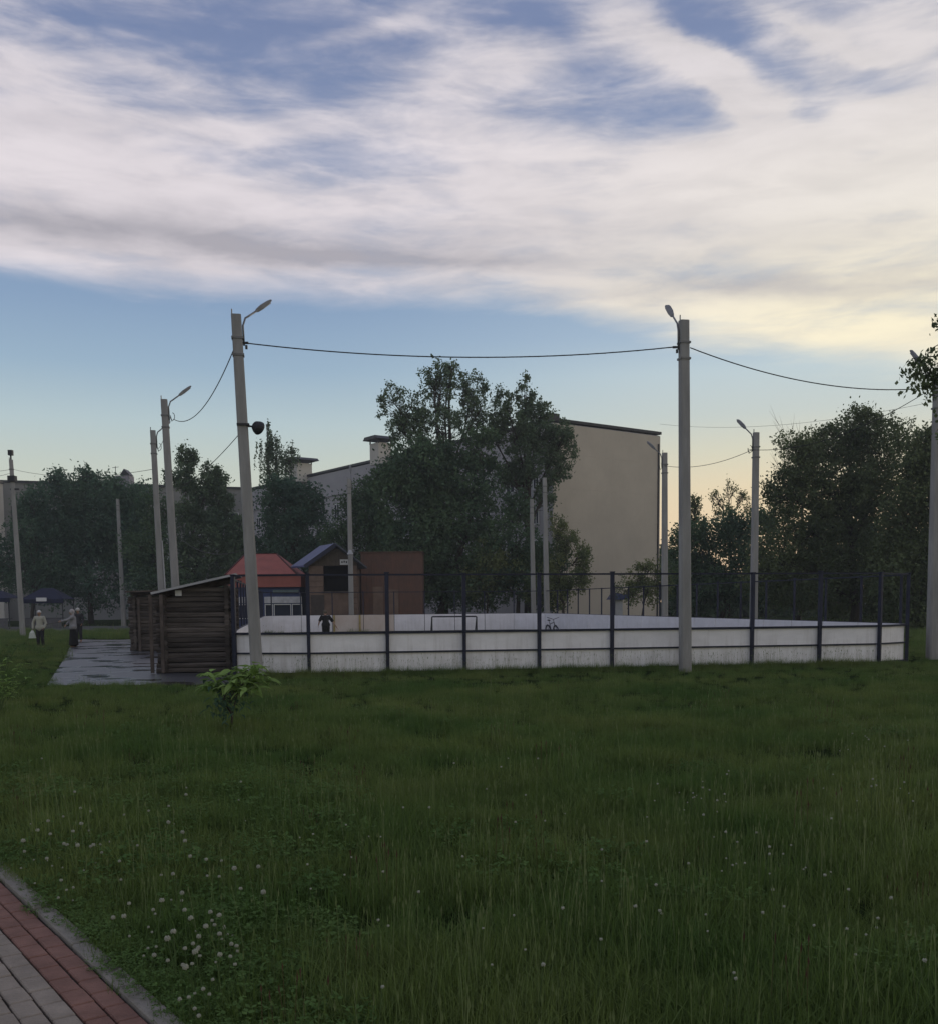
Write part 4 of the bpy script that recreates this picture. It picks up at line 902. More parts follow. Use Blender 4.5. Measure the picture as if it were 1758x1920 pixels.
# ------------------------------------------------------------------ trees
def leafquads(cent, size, r, up=0.0, thin=.5):
    """diamond shaped leaves, randomly turned, at the given centres"""
    n = len(cent); a = r.normal(size=(n, 3)); a[:, 2] += up; a /= np.linalg.norm(a, axis=1)[:, None]
    b = r.normal(size=(n, 3)); b -= a * (a * b).sum(1)[:, None]; b /= np.linalg.norm(b, axis=1)[:, None]
    s = (size * r.uniform(.6, 1.35, n))[:, None]
    v = np.empty((n, 4, 3)); v[:, 0] = cent - a * s * .5; v[:, 1] = cent + b * s * thin * .5 + a * s * .05; v[:, 2] = cent + a * s * .5; v[:, 3] = cent - b * s * thin * .5 + a * s * .05
    return v.reshape(-1, 3), np.arange(n * 4).reshape(n, 4)
def tree(label, d, bx, lobes, lm, bmk=bark, tr=.22, seed=1, leaf=.16, cr=.26, per=14, name='tree', cat='tree', group='trees beyond the rink', vert=1.0, topz=None, droop=0.0, branches=True, trunkz=None, airy=False):
    """lobes: (px, py, rx, ry, clusters[, depth offset]) in photograph units at distance d"""
    r = np.random.default_rng(seed)
    base = at(bx, 1130, d); base = Vector((base.x, d, 0))
    root = empty(name, base, label, cat, group)
    cents = []; tips = []
    k = d / F_PX
    for lb in lobes:
        c = at(lb[0], lb[1], d + (lb[5] if len(lb) > 5 else 0)); rx, rz = lb[2] * k, lb[3] * k; n = int(lb[4] * (1.45 if airy else 1.25))
        u = r.normal(size=(n, 3)); u /= np.linalg.norm(u, axis=1)[:, None]; q = r.uniform(.25, 1.0, n) ** .45
        # each lobe is a handful of shoots with gaps between them, so the outline stays ragged
        ns = max(4, int((5 + n / 14) * (1.15 if airy else 1.5))); su = r.normal(size=(ns, 3)); su /= np.linalg.norm(su, axis=1)[:, None]; sq = r.uniform(.2, .92, ns) ** .6
        sc_ = su * sq[:, None]; srad = (r.uniform(.20, .36, ns) if airy else r.uniform(.30, .50, ns)); w_ = srad ** 2; pick = r.choice(ns, n, p=w_ / w_.sum())
        p = (sc_[pick] + u * q[:, None] * srad[pick][:, None] * np.array([.85, .85, 1.35 if airy else 1.05])) * np.array([rx, max(rx * .8, .6), rz]) + np.array(c)
        p[:, 2] = np.maximum(p[:, 2], .15)
        cents.append(p); tips.append((c, p))
    allc = np.concatenate(cents); n = len(allc)
    # a cluster is a small drooping or upright sprig of leaves
    cs = cr * r.uniform(.6, 1.4, n)
    off = r.normal(size=(n, per, 3)) * cs[:, None, None] * np.array([1, 1, vert]) * .55
    if droop:
        tt = r.uniform(0, 1, (n, per)); off[:, :, 2] -= tt * droop; off[:, :, 0] *= .5; off[:, :, 1] *= .5
    lc = (allc[:, None, :] + off).reshape(-1, 3); lc = lc[lc[:, 2] > .03]
    v, f = leafquads(lc - np.array(base), leaf * (1.0 if airy or droop else .86), r, thin=.62)
    fast_mesh('crown', v, f, lm, root)
    # trunk and limbs
    if branches:
        b = MB(); top = max((t[0] for t in tips), key=lambda c: c.z); ctr = Vector((sum(t[0].x for t in tips) / len(tips), d, 0))
        tz = trunkz if trunkz else top.z
        n_ = 7; pts = [base - zz * .2]; rads = [tr * 1.25]
        for i in range(1, n_ + 1):
            t_ = i / n_; p = base.lerp(Vector((top.x, top.y, tz)), t_); p += Vector((r.normal(0, .12), r.normal(0, .12), 0)) * (1 - t_ * .3) * min(1, tz / 8); pts.append(p); rads.append(tr * (1 - .85 * t_))
        b.tube(pts, rads, 8)
        for c, p in tips:
            zj = max(.4, min(c.z * .62, tz * .85)); t_ = min(.92, zj / tz); j = base.lerp(Vector((top.x, top.y, tz)), t_)
            r1 = tr * (1 - .8 * t_) * .6; mid = j.lerp(c, .5) + Vector((r.normal(0, .2), r.normal(0, .2), .25)); b.tube([j, mid, c], [r1, r1 * .7, r1 * .35], 6)
            m_ = min(len(p), 26)
            for q in r.choice(len(p), m_, replace=False):
                e = Vector(p[q]); s_ = mid.lerp(c, float(r.uniform(.2, 1))); md_ = s_.lerp(e, .5) - zz * .08 + Vector((r.normal(0, .08), r.normal(0, .08), 0)); b.tube([s_, md_, e], [max(.018, r1 * .28), .018, .009], 4, cap=False)
        b.build('trunk', bmk, root, smooth=True)
    return root
T = tree
# the tall poplar in the middle: airy knobbly top, dense skirt
T('tallest tree in the view, airy poplar with knobbly top in front of the grey facade', 79, 832,
  [(828, 722, 48, 50, 105), (846, 690, 20, 22, 22), (812, 704, 20, 22, 22), (770, 762, 60, 42, 105), (733, 748, 26, 26, 35), (742, 792, 36, 30, 55), (828, 800, 70, 45, 150), (888, 730, 34, 30, 50), (902, 765, 40, 36, 70), (776, 822, 50, 30, 70)],
  leaf_p, tr=.32, seed=11, leaf=.19, cr=.24, per=15, airy=True)
T('dense dark broad tree standing under the tall poplar, in front of the grey facade', 77, 818,
  [(790, 862, 88, 44, 210), (838, 905, 100, 60, 300), (778, 925, 80, 62, 240), (870, 980, 80, 70, 240), (790, 1010, 84, 75, 260), (850, 1080, 85, 70, 260), (780, 1090, 50, 60, 130), (905, 848, 46, 34, 90), (720, 900, 26, 26, 40)], leaf_d, tr=.3, seed=12, leaf=.30, cr=.5, per=20, trunkz=11)
T('airy poplar with upright shoots overlapping the top of the beige end wall', 80, 990,
  [(985, 740, 22, 30, 42), (1000, 772, 36, 28, 65), (945, 752, 24, 24, 35), (960, 800, 42, 40, 130), (1012, 812, 50, 40, 160), (1050, 828, 32, 36, 80), (1000, 868, 62, 40, 200), (1045, 880, 28, 36, 70), (965, 900, 40, 34, 90), (1020, 925, 30, 28, 60), (912, 800, 38, 36, 95)],
  leaf_p, tr=.28, seed=13, leaf=.20, cr=.26, per=17, airy=True)
T('dark bushy tree behind the two bare poles, below the airy poplar', 75, 972,
  [(968, 960, 34, 50, 80), (960, 1030, 60, 60, 210), (905, 1080, 60, 60, 200), (1000, 1090, 62, 55, 220), (1035, 1050, 30, 40, 80)], leaf_d, tr=.18, seed=14, leaf=.26, cr=.42, per=18, trunkz=7)
T('yellow green bush with uneven top at the left foot of the beige end wall', 73, 1062,
  [(1045, 985, 17, 24, 40), (1062, 1012, 24, 24, 60), (1085, 1045, 22, 24, 55), (1055, 1075, 40, 45, 150), (1030, 1105, 45, 36, 120), (1088, 1085, 16, 26, 40)], leaf_y, tr=.12, seed=15, leaf=.19, cr=.28, per=15, name='bush', cat='bush', trunkz=4, group='bushes beyond the rink')
T('lighter green bush in front of the central dark trees', 74, 915, [(912, 1040, 40, 30, 85), (935, 1075, 45, 40, 110), (890, 1095, 40, 36, 80)], leaf_y, tr=.1, seed=16, leaf=.19, cr=.3, per=14, name='bush', cat='bush', trunkz=3, group='bushes beyond the rink')
T('bushy tree rising behind the brown gabled hut', 86, 690, [(690, 930, 40, 32, 110), (690, 975, 68, 50, 230), (650, 1020, 50, 50, 160), (725, 1020, 46, 55, 180), (690, 1080, 80, 60, 260)], leaf_d, tr=.2, seed=17, leaf=.27, cr=.45, per=18, trunkz=8)
T('dense tree behind the red roofed kiosk, right of the leaning pole', 92, 540, [(535, 915, 42, 22, 100), (530, 955, 60, 42, 220), (580, 965, 40, 42, 150), (560, 1020, 70, 60, 300), (500, 1060, 60, 70, 260), (600, 1070, 50, 60, 200)], leaf_b, tr=.22, seed=18, leaf=.30, cr=.5, per=18, trunkz=9)
T('thin weeping birch standing above the kiosk roof, sky showing through it', 96, 520, [(505, 815, 16, 18, 30), (498, 848, 22, 24, 50), (520, 838, 24, 26, 55), (516, 875, 28, 26, 60), (552, 838, 11, 14, 16), (540, 860, 14, 22, 22), (500, 795, 9, 8, 8)], leaf_p, bark_g, tr=.14, seed=19, leaf=.21, cr=.20, per=13, droop=1.5)
T('tree with three airy tips left of the leaning front pole', 90, 375, [(352, 862, 26, 24, 60), (345, 900, 34, 34, 120), (392, 905, 24, 30, 80), (412, 890, 14, 18, 30), (425, 925, 20, 30, 50), (378, 950, 50, 40, 190), (385, 1010, 66, 60, 280), (370, 1080, 70, 60, 260), (440, 1000, 40, 60, 150), (448, 1070, 50, 55, 150)], leaf_p, tr=.24, seed=20, leaf=.22, cr=.32, per=19, trunkz=10, airy=True)
T('broad dark tree mass left of the two close poles', 104, 170, [(150, 930, 84, 42, 240), (105, 902, 22, 16, 32), (160, 893, 22, 12, 26), (225, 930, 62, 36, 170), (180, 990, 110, 60, 440), (110, 1010, 80, 66, 280), (240, 1020, 66, 70, 280), (180, 1085, 120, 60, 420)], leaf_b, tr=.3, seed=21, leaf=.33, cr=.6, per=20, trunkz=10)
T('dark tree overlapping the left edge of the dull building', 100, 60, [(66, 940, 34, 34, 90), (50, 1000, 44, 50, 150), (40, 1070, 55, 55, 200), (95, 1070, 40, 60, 130), (-20, 1060, 44, 60, 110)], leaf_b, tr=.2, seed=22, leaf=.30, cr=.5, per=18, trunkz=9)
T('dark tree between the close poles and the log cabins', 88, 290, [(290, 960, 34, 40, 90), (285, 1030, 50, 60, 190), (300, 1095, 60, 50, 180)], leaf_d, tr=.2, seed=23, leaf=.28, cr=.5, per=18, trunkz=7)
# right hand side
T('big dark leafy tree right of the lamp pole, at the edge of the rink', 66, 1600,
  [(1600, 800, 46, 34, 130), (1560, 835, 60, 40, 190), (1500, 860, 50, 45, 150), (1640, 835, 70, 50, 250), (1470, 925, 46, 40, 140), (1560, 910, 90, 60, 400), (1650, 930, 80, 70, 380), (1520, 1000, 90, 65, 360), (1620, 1040, 110, 80, 460), (1460, 1060, 60, 75, 240), (1540, 1100, 90, 60, 300)], leaf_o, tr=.34, seed=31, leaf=.20, cr=.36, per=24, trunkz=9, group='trees right of the rink')
T('dark tree at the right edge, overlapping the big leafy one', 60, 1735, [(1725, 850, 46, 48, 170), (1760, 830, 40, 34, 90), (1735, 930, 55, 70, 280), (1745, 1040, 60, 80, 360), (1690, 1090, 60, 80, 320), (1800, 980, 70, 110, 240), (1745, 1150, 60, 50, 200), (1690, 990, 50, 70, 220)], leaf_o, tr=.25, seed=32, leaf=.22, cr=.38, per=18, trunkz=8, group='trees right of the rink')
T('low dark leafy tree between the pale end wall and the lamp pole', 78, 1350, [(1345, 1000, 80, 30, 190), (1385, 975, 35, 20, 60), (1420, 985, 40, 34, 110), (1300, 1040, 50, 45, 170), (1380, 1050, 80, 60, 320), (1290, 1100, 50, 45, 160), (1440, 1100, 60, 50, 180), (1345, 1110, 80, 36, 200)], leaf_d, tr=.2, seed=33, leaf=.25, cr=.42, per=18, trunkz=5, group='trees right of the rink')
T('thin slender tree just right of the tall front pole', 80, 1303, [(1302, 945, 12, 16, 24), (1300, 970, 16, 20, 36), (1312, 1000, 24, 24, 50), (1290, 1000, 16, 24, 30)], leaf_o, tr=.07, seed=34, leaf=.19, cr=.22, per=12, airy=True, vert=1.4, group='trees right of the rink')
T('sparse yellowish young tree against the sunset glow', 82, 1365, [(1370, 915, 18, 12, 13), (1345, 935, 18, 16, 20), (1385, 930, 18, 18, 22), (1360, 950, 30, 16, 26), (1400, 950, 12, 16, 12)], leaf_y, tr=.07, seed=35, leaf=.16, cr=.20, per=9, airy=True, vert=1.5, group='trees right of the rink')
T('small leafy shrub in front of the base of the beige end wall', 72, 1195, [(1195, 1082, 26, 26, 60), (1178, 1110, 24, 26, 50), (1215, 1062, 16, 12, 20), (1215, 1105, 30, 30, 70), (1242, 1090, 26, 40, 80)], leaf_y, tr=.08, seed=36, leaf=.18, cr=.24, per=13, name='bush', cat='bush', trunkz=3, group='bushes beyond the rink')
T('dark shrubs filling the gap behind the rust brown shed', 76, 800, [(800, 1090, 36, 50, 90), (760, 1060, 40, 40, 70)], leaf_d, tr=.08, seed=37, leaf=.24, cr=.35, per=15, name='bush', cat='bush', trunkz=3, group='bushes beyond the rink')
T('tree far behind, closing the view at the right end of the rink', 72, 1500, [(1500, 1085, 120, 45, 300), (1680, 1120, 90, 50, 200), (1590, 1130, 90, 40, 160)], leaf_o, tr=.16, seed=38, leaf=.26, cr=.42, per=16, trunkz=4, group='trees right of the rink')
# far band of woodland that closes the horizon
fr = np.random.default_rng(3)
for nm_, xa, xb, dd, hh_, lab in (('woodland', -90, -10, 165, 9, 'far woodland closing the horizon on the left'), ('woodland', 14, 40, 120, 8, 'low far woodland under the sunset glow'), ('woodland', 38, 95, 112, 14, 'taller far woodland behind the big leafy tree')):
    nn_ = int((xb - xa) * 420); x = fr.uniform(xa, xb, nn_); hx = hh_ * (.75 + .2 * np.sin(x * .35) + .12 * np.sin(x * .9 + 1)); z = hx * fr.uniform(0, 1, nn_) ** .8; y = dd + fr.normal(0, 2.5, nn_)
    v, f = leafquads(np.stack([x - xa, y - dd, z], 1), .85, fr); o = fast_mesh(nm_, v, f, leaf_d, None, (xa, dd, 0)); tag(o, lab, 'woodland', kind='stuff')
# leafless tree
def bare_tree(label, d, bx, topx, topy, seed, group):
    r = np.random.default_rng(seed); base = Vector((at(bx, 1130, d).x, d, 0)); root = empty('bare_tree', base, label, 'tree', group); b = MB()
    j = at(bx + 5, 925, d); b.tube([base - zz * .2, base.lerp(j, .5) + Vector((.1, 0, 0)), j], [.14, .11, .08], 7)
    def grow(p, dr_, ln, rad, lv):
        pts = [p]; q = p
        for i in range(4):
            dr_ = (dr_ + Vector((r.normal(0, .07), r.normal(0, .07), .03))).normalized(); q = q + dr_ * ln / 4; pts.append(q)
        b.tube(pts, [rad * (1 - .18 * i) for i in range(5)], 5 if lv else 6, cap=False)
        if lv > 0:
            for i in range(1, 5):
                for _ in range(1 if i < 4 else 2):
                    dd = (dr_ + Vector((r.normal(0, .42), r.normal(0, .42), r.normal(0, .12)))).normalized(); grow(pts[i], dd, ln * float(r.uniform(.45, .7)), rad * .5, lv - 1)
    for k in range(15):
        dd = Vector((r.normal(0, .30), r.normal(0, .3), 1)).normalized(); grow(j - zz * float(r.uniform(0, 1.2)), dd, float(r.uniform(2.0, 3.6)), .045, 2)
    b.build('trunk', mat('pale_twigs', (.24, .22, .19), .9), root)
bare_tree('leafless tree with thin upright grey twigs above the big leafy tree', 74, 1498, 1495, 780, 5, 'trees right of the rink')
# tree leaning into the view at the right edge, trunk out of frame
er = np.random.default_rng(77); ed = 21.0
eb = Vector((at(1820, 1130, ed).x, ed, 0)); root = empty('tree', eb, 'leafy branch tips of a near tree hanging in at the right edge of the sky', 'tree', 'near tree')
del root['group']
b = MB(); tp_ = at(1815, 470, ed); b.tube([eb - zz * .2, eb.lerp(tp_, .5) + Vector((.12, 0, 0)), tp_], [.17, .13, .05], 9)
lc = []
def bough(p0, p1, nl, rad=.022, sp=.16, hang=.25):
    m_ = p0.lerp(p1, .5) + zz * .15; b.tube([p0, m_, p1], [rad, rad * .7, rad * .3], 6, cap=False)
    for i in range(nl):
        t_ = er.uniform(.25, 1.0); q = p0.lerp(p1, float(t_)); e_ = q + Vector((er.normal(0, sp), er.normal(0, sp), -abs(er.normal(0, hang)))); b.tube([q, e_], .003, 3, cap=False)
        for _ in range(4): lc.append(e_ + Vector((er.normal(0, .05), er.normal(0, .05), er.normal(0, .06))))
bough(at(1822, 690, ed), at(1708, 672, ed), 80, sp=.13, hang=.30); bough(at(1800, 690, ed), at(1716, 700, ed), 50, .012, sp=.12, hang=.2); bough(at(1822, 640, ed), at(1742, 655, ed - .5), 34, sp=.12); bough(at(1712, 690, ed), at(1690, 692, ed), 5, .006, .05, .06)
bough(at(1820, 560, ed), at(1762, 590, ed), 26, sp=.10, hang=.2); bough(at(1830, 760, ed), at(1765, 720, ed + .4), 22); bough(at(1822, 600, ed), at(1900, 560, ed), 90, sp=.4); bough(at(1830, 780, ed), at(1758, 800, ed), 14, sp=.06)
b.build('trunk', bark, root, smooth=True)
v, f = leafquads(np.array([tuple(p) for p in lc]) - np.array(eb), .105, er, up=-1.2, thin=.6); fast_mesh('crown', v, f, leaf_o, root)

# ------------------------------------------------------------------ sapling in the meadow
sg = gnd(433, 1372); sd_ = sg.y
root = empty('sapling', sg, 'small sapling with pale green top leaves, alone in the meadow before the log cabin', 'sapling')
r = np.random.default_rng(5)
b = MB(); hp = at(428, 1290, sd_); b.tube([sg - zz * .05, at(436, 1340, sd_), at(420, 1315, sd_), at(425, 1290, sd_)], [.022, .018, .014, .008], 7); b.tube([at(436, 1340, sd_), at(443, 1310, sd_), at(452, 1280, sd_)], [.014, .01, .006], 6)
tips = []
for k in range(20):
    e = at(float(r.uniform(388, 502)), float(r.uniform(1248, 1292)), sd_) + Vector((0, float(r.normal(0, .16)), 0)); s_ = at(432, float(r.uniform(1285, 1325)), sd_); b.tube([s_, s_.lerp(e, .6) + zz * .05, e], [.006, .005, .003], 4, cap=False); tips.append(e)
b.build('trunk', bark, root, smooth=True)
def bigleaf(mb, c, dr_, nrm, l, w):
    dr_ = dr_.normalized(); sd = dr_.cross(nrm).normalized(); up = sd.cross(dr_)
    prof = [(0, 0), (.16, .75), (.36, 1.0), (.58, .82), (.8, .42), (1, 0)]
    mids = [c + dr_ * l * t_ - up * (l * .35 * t_ * t_) for t_, _ in prof]; L_ = [m + sd * w * .5 * q + up * .012 * (q > 0) for m, (_, q) in zip(mids, prof)]; R_ = [m - sd * w * .5 * q + up * .012 * (q > 0) for m, (_, q) in zip(mids, prof)]
    n = len(prof); base = len(mb.v); mb.v += mids + L_ + R_
    for i in range(n - 1):
        mb.f.append((base + i, base + i + 1, base + n + i + 1, base + n + i)); mb.f.append((base + i, base + 2 * n + i, base + 2 * n + i + 1, base + i + 1)); mb.mi += [0, 0]
cr_ = MB(); cd_ = MB()
for e in tips:
    for _ in range(9):
        a = r.uniform(0, 6.28); dr_ = Vector((math.cos(a), math.sin(a), r.normal(.0, .25))); bigleaf(cr_, e + Vector(r.normal(0, .04, 3)), dr_, (zz + Vector(r.normal(0, .25, 3))).normalized(), float(r.uniform(.14, .24)), float(r.uniform(.07, .12)))
for _ in range(90):
    c = at(float(r.normal(424, 17)), float(r.normal(1318, 18)), sd_) + Vector((0, float(r.normal(0, .1)), 0)); a = r.uniform(0, 6.28); bigleaf(cd_, c, Vector((math.cos(a), math.sin(a), -.3)), zz, float(r.uniform(.08, .14)), float(r.uniform(.04, .07)))
cr_.build('crown', leaf_s, root); cd_.build('lower_leaves', leaf_b, root)
# leafy weeds at the left edge
def weed(px, py, h, n, label, seed, lm=herb_m, w=.3):
    r = np.random.default_rng(seed); g0 = gnd(px, py); root = empty('weed_plant', g0, label, 'plant', 'tall weeds at the left edge of the meadow'); s = MB(); c = MB()
    for k in range(n):
        e = g0 + Vector((r.normal(0, w), r.normal(0, w), h * r.uniform(.6, 1.1))); m_ = g0.lerp(e, .5) + Vector((0, 0, .06)); b0 = g0 + Vector((r.normal(0, .06), r.normal(0, .06), -.02)); s.tube([b0, m_, e], [.007, .005, .003], 4, cap=False)
        for q in range(9):
            p = m_.lerp(e, float(r.uniform(-.3, 1))); a = r.uniform(0, 6.28); bigleaf(c, p, Vector((math.cos(a), math.sin(a), .15)), zz, float(r.uniform(.08, .16)), float(r.uniform(.035, .06)))
    s.build('stem', stem_m, root); c.build('leaves', lm, root)
weed(-5, 1345, .95, 22, 'leafy weed clump cut by the left edge, nearest of the tall weeds', 1, leaf_s, .35)
weed(22, 1318, .6, 12, 'low leafy weed beside the clump at the left edge', 2, herb_m, .3)
weed(8, 1262, .8, 14, 'leafy weed clump further back at the left edge', 3, herb_m, .45)

# ------------------------------------------------------------------ meadow grass (uncountable: instanced tufts)
tuft_col = bpy.data.collections.new('tufts')      # kept out of the scene; the meadow object instances from it
def tuft(seed, n, hmin, hmax, rad, wid, m, lean=.35, heads=0, hm=None, flat=0):
    r = np.random.default_rng(seed); V = []; Fq = []; k = 0; mi = []
    for i in range(n):
        a = r.uniform(0, 6.28); rr_ = rad * math.sqrt(r.uniform()); p = np.array([math.cos(a) * rr_, math.sin(a) * rr_, -.01]); h = r.uniform(hmin, hmax) * (1 - .3 * rr_ / rad)
        th = r.uniform(0, 6.28); dr_ = np.array([math.cos(th), math.sin(th), 0]); le = abs(r.normal(0, lean)) * h; w = wid * r.uniform(.7, 1.3); sd = np.array([-dr_[1], dr_[0], 0]) * w / 2
        segs = ((0, 1.0), (.4, .9), (.75, .6), (1.0, .08))
        for t_, ww in segs:
            q = p + dr_ * le * t_ * t_ + np.array([0, 0, h * (t_ - .18 * t_ * t_ * min(1, le / h))]); V += [q - sd * ww, q + sd * ww]
        for j in range(3): Fq.append((k + 2 * j, k + 2 * j + 1, k + 2 * j + 3, k + 2 * j + 2)); mi.append(0)
        k += 8
    for i in range(heads):
        a = r.uniform(0, 6.28); rr_ = rad * math.sqrt(r.uniform()); p = np.array([math.cos(a) * rr_, math.sin(a) * rr_, 0]); h = r.uniform(hmax * 1.1, hmax * 1.7); ln = r.normal(0, .08, 2) * h
        q = p + np.array([ln[0], ln[1], h]); th = r.uniform(0, 6.28); sd = np.array([math.cos(th), math.sin(th), 0]); w = .0015
        m1 = p * .5 + q * .5 - np.array([ln[0], ln[1], 0]) * .1; V += [p - sd * w, p + sd * w, m1 - sd * w * .8, m1 + sd * w * .8, q - sd * w * .6, q + sd * w * .6]
        Fq += [(k, k + 1, k + 3, k + 2), (k + 2, k + 3, k + 5, k + 4)]; mi += [1, 1]; k += 6
        for s2 in (sd, np.array([-sd[1], sd[0], 0])):
            hh = r.uniform(.02, .05); V += [q - np.array([0, 0, hh]), q - np.array([0, 0, hh * .5]) + s2 * .0045, q + np.array([0, 0, .01]), q - np.array([0, 0, hh * .5]) - s2 * .0045]; Fq.append((k, k + 1, k + 2, k + 3)); mi.append(1); k += 4
    for i in range(flat):      # clover-like leaves
        a = r.uniform(0, 6.28); rr_ = rad * math.sqrt(r.uniform()); c = np.array([math.cos(a) * rr_, math.sin(a) * rr_, r.uniform(.04, hmax * .8)]); s_ = r.uniform(.010, .018); t0 = r.uniform(0, 6.28)
        for q3 in range(3):
            aa = t0 + q3 * 2.094; e1 = np.array([math.cos(aa), math.sin(aa), r.normal(0, .25)]); e2 = np.array([-math.sin(aa), math.cos(aa), r.normal(0, .25)])
            V += [c, c + e1 * s_ + e2 * s_ * .7, c + e1 * s_ * 1.7, c + e1 * s_ - e2 * s_ * .7]; Fq.append((k, k + 1, k + 2, k + 3)); mi.append(2); k += 4
    o = fast_mesh('tuft', np.array(V), np.array(Fq), m); COL.objects.unlink(o); tuft_col.objects.link(o)
    o.data.materials.append(hm or dry_m); o.data.materials.append(herb_m); o.data.polygons.foreach_set('material_index', mi); return o
for k in range(5): tuft(100 + k, 150, .08, .25, .22, .0046, grass_m, .65)                    # 0-4 ordinary
for k in range(3): tuft(110 + k, 110, .10, .28, .21, .0045, grass_m, .6, heads=4)             # 5-7 with seed heads
for k in range(3): tuft(120 + k, 70, .07, .18, .20, .005, grass_m, .6, flat=60)             # 8-10 clover
for k in range(2): tuft(130 + k, 90, .12, .27, .19, .0045, grass_m, .55, heads=3)            # 11-12 tall stalks
tuft(140, 80, .10, .22, .19, .005, grass_m, .4, heads=7, hm=dock_m)                         # 13 brown dock
tuft(141, 80, .10, .32, .20, .006, grass_m, .6)                                             # 14 coarse tall
def inpoly(x, y, P):
    c = np.zeros(len(x), bool); n = len(P)
    for i in range(n):
        x1, y1 = P[i][0], P[i][1]; x2, y2 = P[(i + 1) % n][0], P[(i + 1) % n][1]
        k = ((y1 > y) != (y2 > y)) & (x < (x2 - x1) * (y - y1) / (y2 - y1 + 1e-12) + x1); c ^= k
    return c
rink_poly = [rk(-.35, .38), rk(0, .12), rk(15.8, .25), rk(17.1, .95), rk(17.7, 2.1), rk(16.2, 37), rk(14.3, 40.0), rk(0, 40), rk(-1.9, 38), rk(-1.85, 2), rk(-1.7, .7)]
cab_p = [P1_(-.15, -.05), P1_(1.95, -.05), P1_(1.95, 2.8), P1_(-.15, 2.8)]
cab_q = [P2_(-.15, -.1), P2_(2.5, -.1), P2_(2.5, 2.7), P2_(-.15, 2.7)]
pave_p = [P0 + pd * -8 + pn * .10, P0 + pd * 5 + pn * .10, P0 + pd * 5 - pn * 5, P0 + pd * -8 - pn * 5]
r = np.random.default_rng(99)
px_, py_, ix_, sc_ = [], [], [], []
def vnoise(x, y, s, seed):
    return np.sin(x * s * 1.3 + seed) * np.cos(y * s * 1.1 + seed * 2.1) + .6 * np.sin(x * s * 2.9 + y * s * 2.1 + seed * 3) + .4 * np.cos(y * s * 4.7 - x * s * 3.1 + seed)
for (y0, y1, dens, sc) in ((2.2, 6, 62, .85), (6, 10, 40, .95), (10, 16, 22, .95), (16, 22, 15, .80), (22, 36, 12, .62), (36, 75, 2.2, 1.5)):
    xm = .60 * y1 + 1.5; n = int((y1 - y0) * 2 * xm * dens); x = r.uniform(-xm, xm, n); y = r.uniform(y0, y1, n)
    keep = np.abs(x) < .56 * y + 1.8
    if y0 >= 36: keep &= (x < -6) | (x > 11)
    for Q in (rink_poly, cab_p, cab_q, pave_p, ASPH, ROAD): keep &= ~inpoly(x, y, [(p[0], p[1]) for p in Q])
    x, y = x[keep], y[keep]; n = len(x)
    v1 = vnoise(x, y, .55, 1.0) + r.normal(0, .5, n); v2 = vnoise(x, y, .9, 4.0) + r.normal(0, .4, n)
    right_ = x / y
    idx = r.integers(0, 5, n); idx = np.where(r.uniform(size=n) < .16, r.integers(5, 8, n), idx)
    cl_ = ((v2 > 1.0) & (r.uniform(size=n) < .4)) | ((right_ < -.12) & (y < 11) & (r.uniform(size=n) < .36)); idx = np.where(cl_, r.integers(8, 11, n), idx)
    st_ = (v1 > .9) & (r.uniform(size=n) < .45) & ~cl_ | ((right_ > -.05) & (right_ < .30) & (y < 8.5) & (r.uniform(size=n) < .14)); idx = np.where(st_, r.integers(11, 13, n), idx)
    idx = np.where(r.uniform(size=n) < .012, 13, idx); idx = np.where((v1 < -1.0) & (r.uniform(size=n) < .3), 14, idx)
    s_ = sc * r.uniform(.7, 1.25, n) * (1 + .16 * vnoise(x, y, .8, 7.0))
    # trampled, shorter grass next to the path and paving
    dpv = (x - P0.x) * pn.x + (y - P0.y) * pn.y; s_ = np.where((dpv < .45) & (y < 9), s_ * np.clip(.45 + dpv, .35, 1), s_)
    px_.append(x); py_.append(y); ix_.append(idx); sc_.append(s_)
# ragged fringe leaning over the paving edge
u = r.uniform(-6, 4, 520); w_ = np.abs(r.normal(0, .09, 520)) + .105 + .03 * np.sin(u * 5) ; px_.append(P0.x + pd.x * u + pn.x * w_); py_.append(P0.y + pd.y * u + pn.y * w_); ix_.append(r.choice([0, 1, 2, 8, 9, 10], 520)); sc_.append(r.uniform(.35, .7, 520))
# taller growth along the foot of the boards
for (ua, ub, n) in ((-1.6, 16.2, 520),):
    u = r.uniform(ua, ub, n); vv = -np.abs(r.normal(.12, .14, n)) - .08
    x = RO.x + RU.x * u + RV.x * vv; y = RO.y + RU.y * u + RV.y * vv; px_.append(x); py_.append(y); ix_.append(r.choice([14, 11, 12, 5, 6, 0], n)); sc_.append(r.uniform(.45, 1.0, n) ** 1.3 * 1.35)
X_ = np.concatenate(px_); Y_ = np.concatenate(py_); I_ = np.concatenate(ix_); S_ = np.concatenate(sc_); n = len(X_)
me = bpy.data.meshes.new('meadow_grass'); me.vertices.add(n); me.vertices.foreach_set('co', np.stack([X_, Y_, np.zeros(n)], 1).astype(np.float32).ravel())
for nm, ty, da in (('tuft', 'INT', I_.astype(np.int32)), ('size', 'FLOAT', S_.astype(np.float32)), ('turn', 'FLOAT', r.uniform(0, 6.28, n).astype(np.float32))):
    at_ = me.attributes.new(nm, ty, 'POINT'); at_.data.foreach_set('value', da)
mo = bpy.data.objects.new('meadow_grass', me); COL.objects.link(mo); tag(mo, 'tall green meadow grass with seed stalks', 'grass', kind='stuff')
ng = bpy.data.node_groups.new('scatter', 'GeometryNodeTree'); ng.interface.new_socket('Geometry', in_out='INPUT', socket_type='NodeSocketGeometry'); ng.interface.new_socket('Geometry', in_out='OUTPUT', socket_type='NodeSocketGeometry')
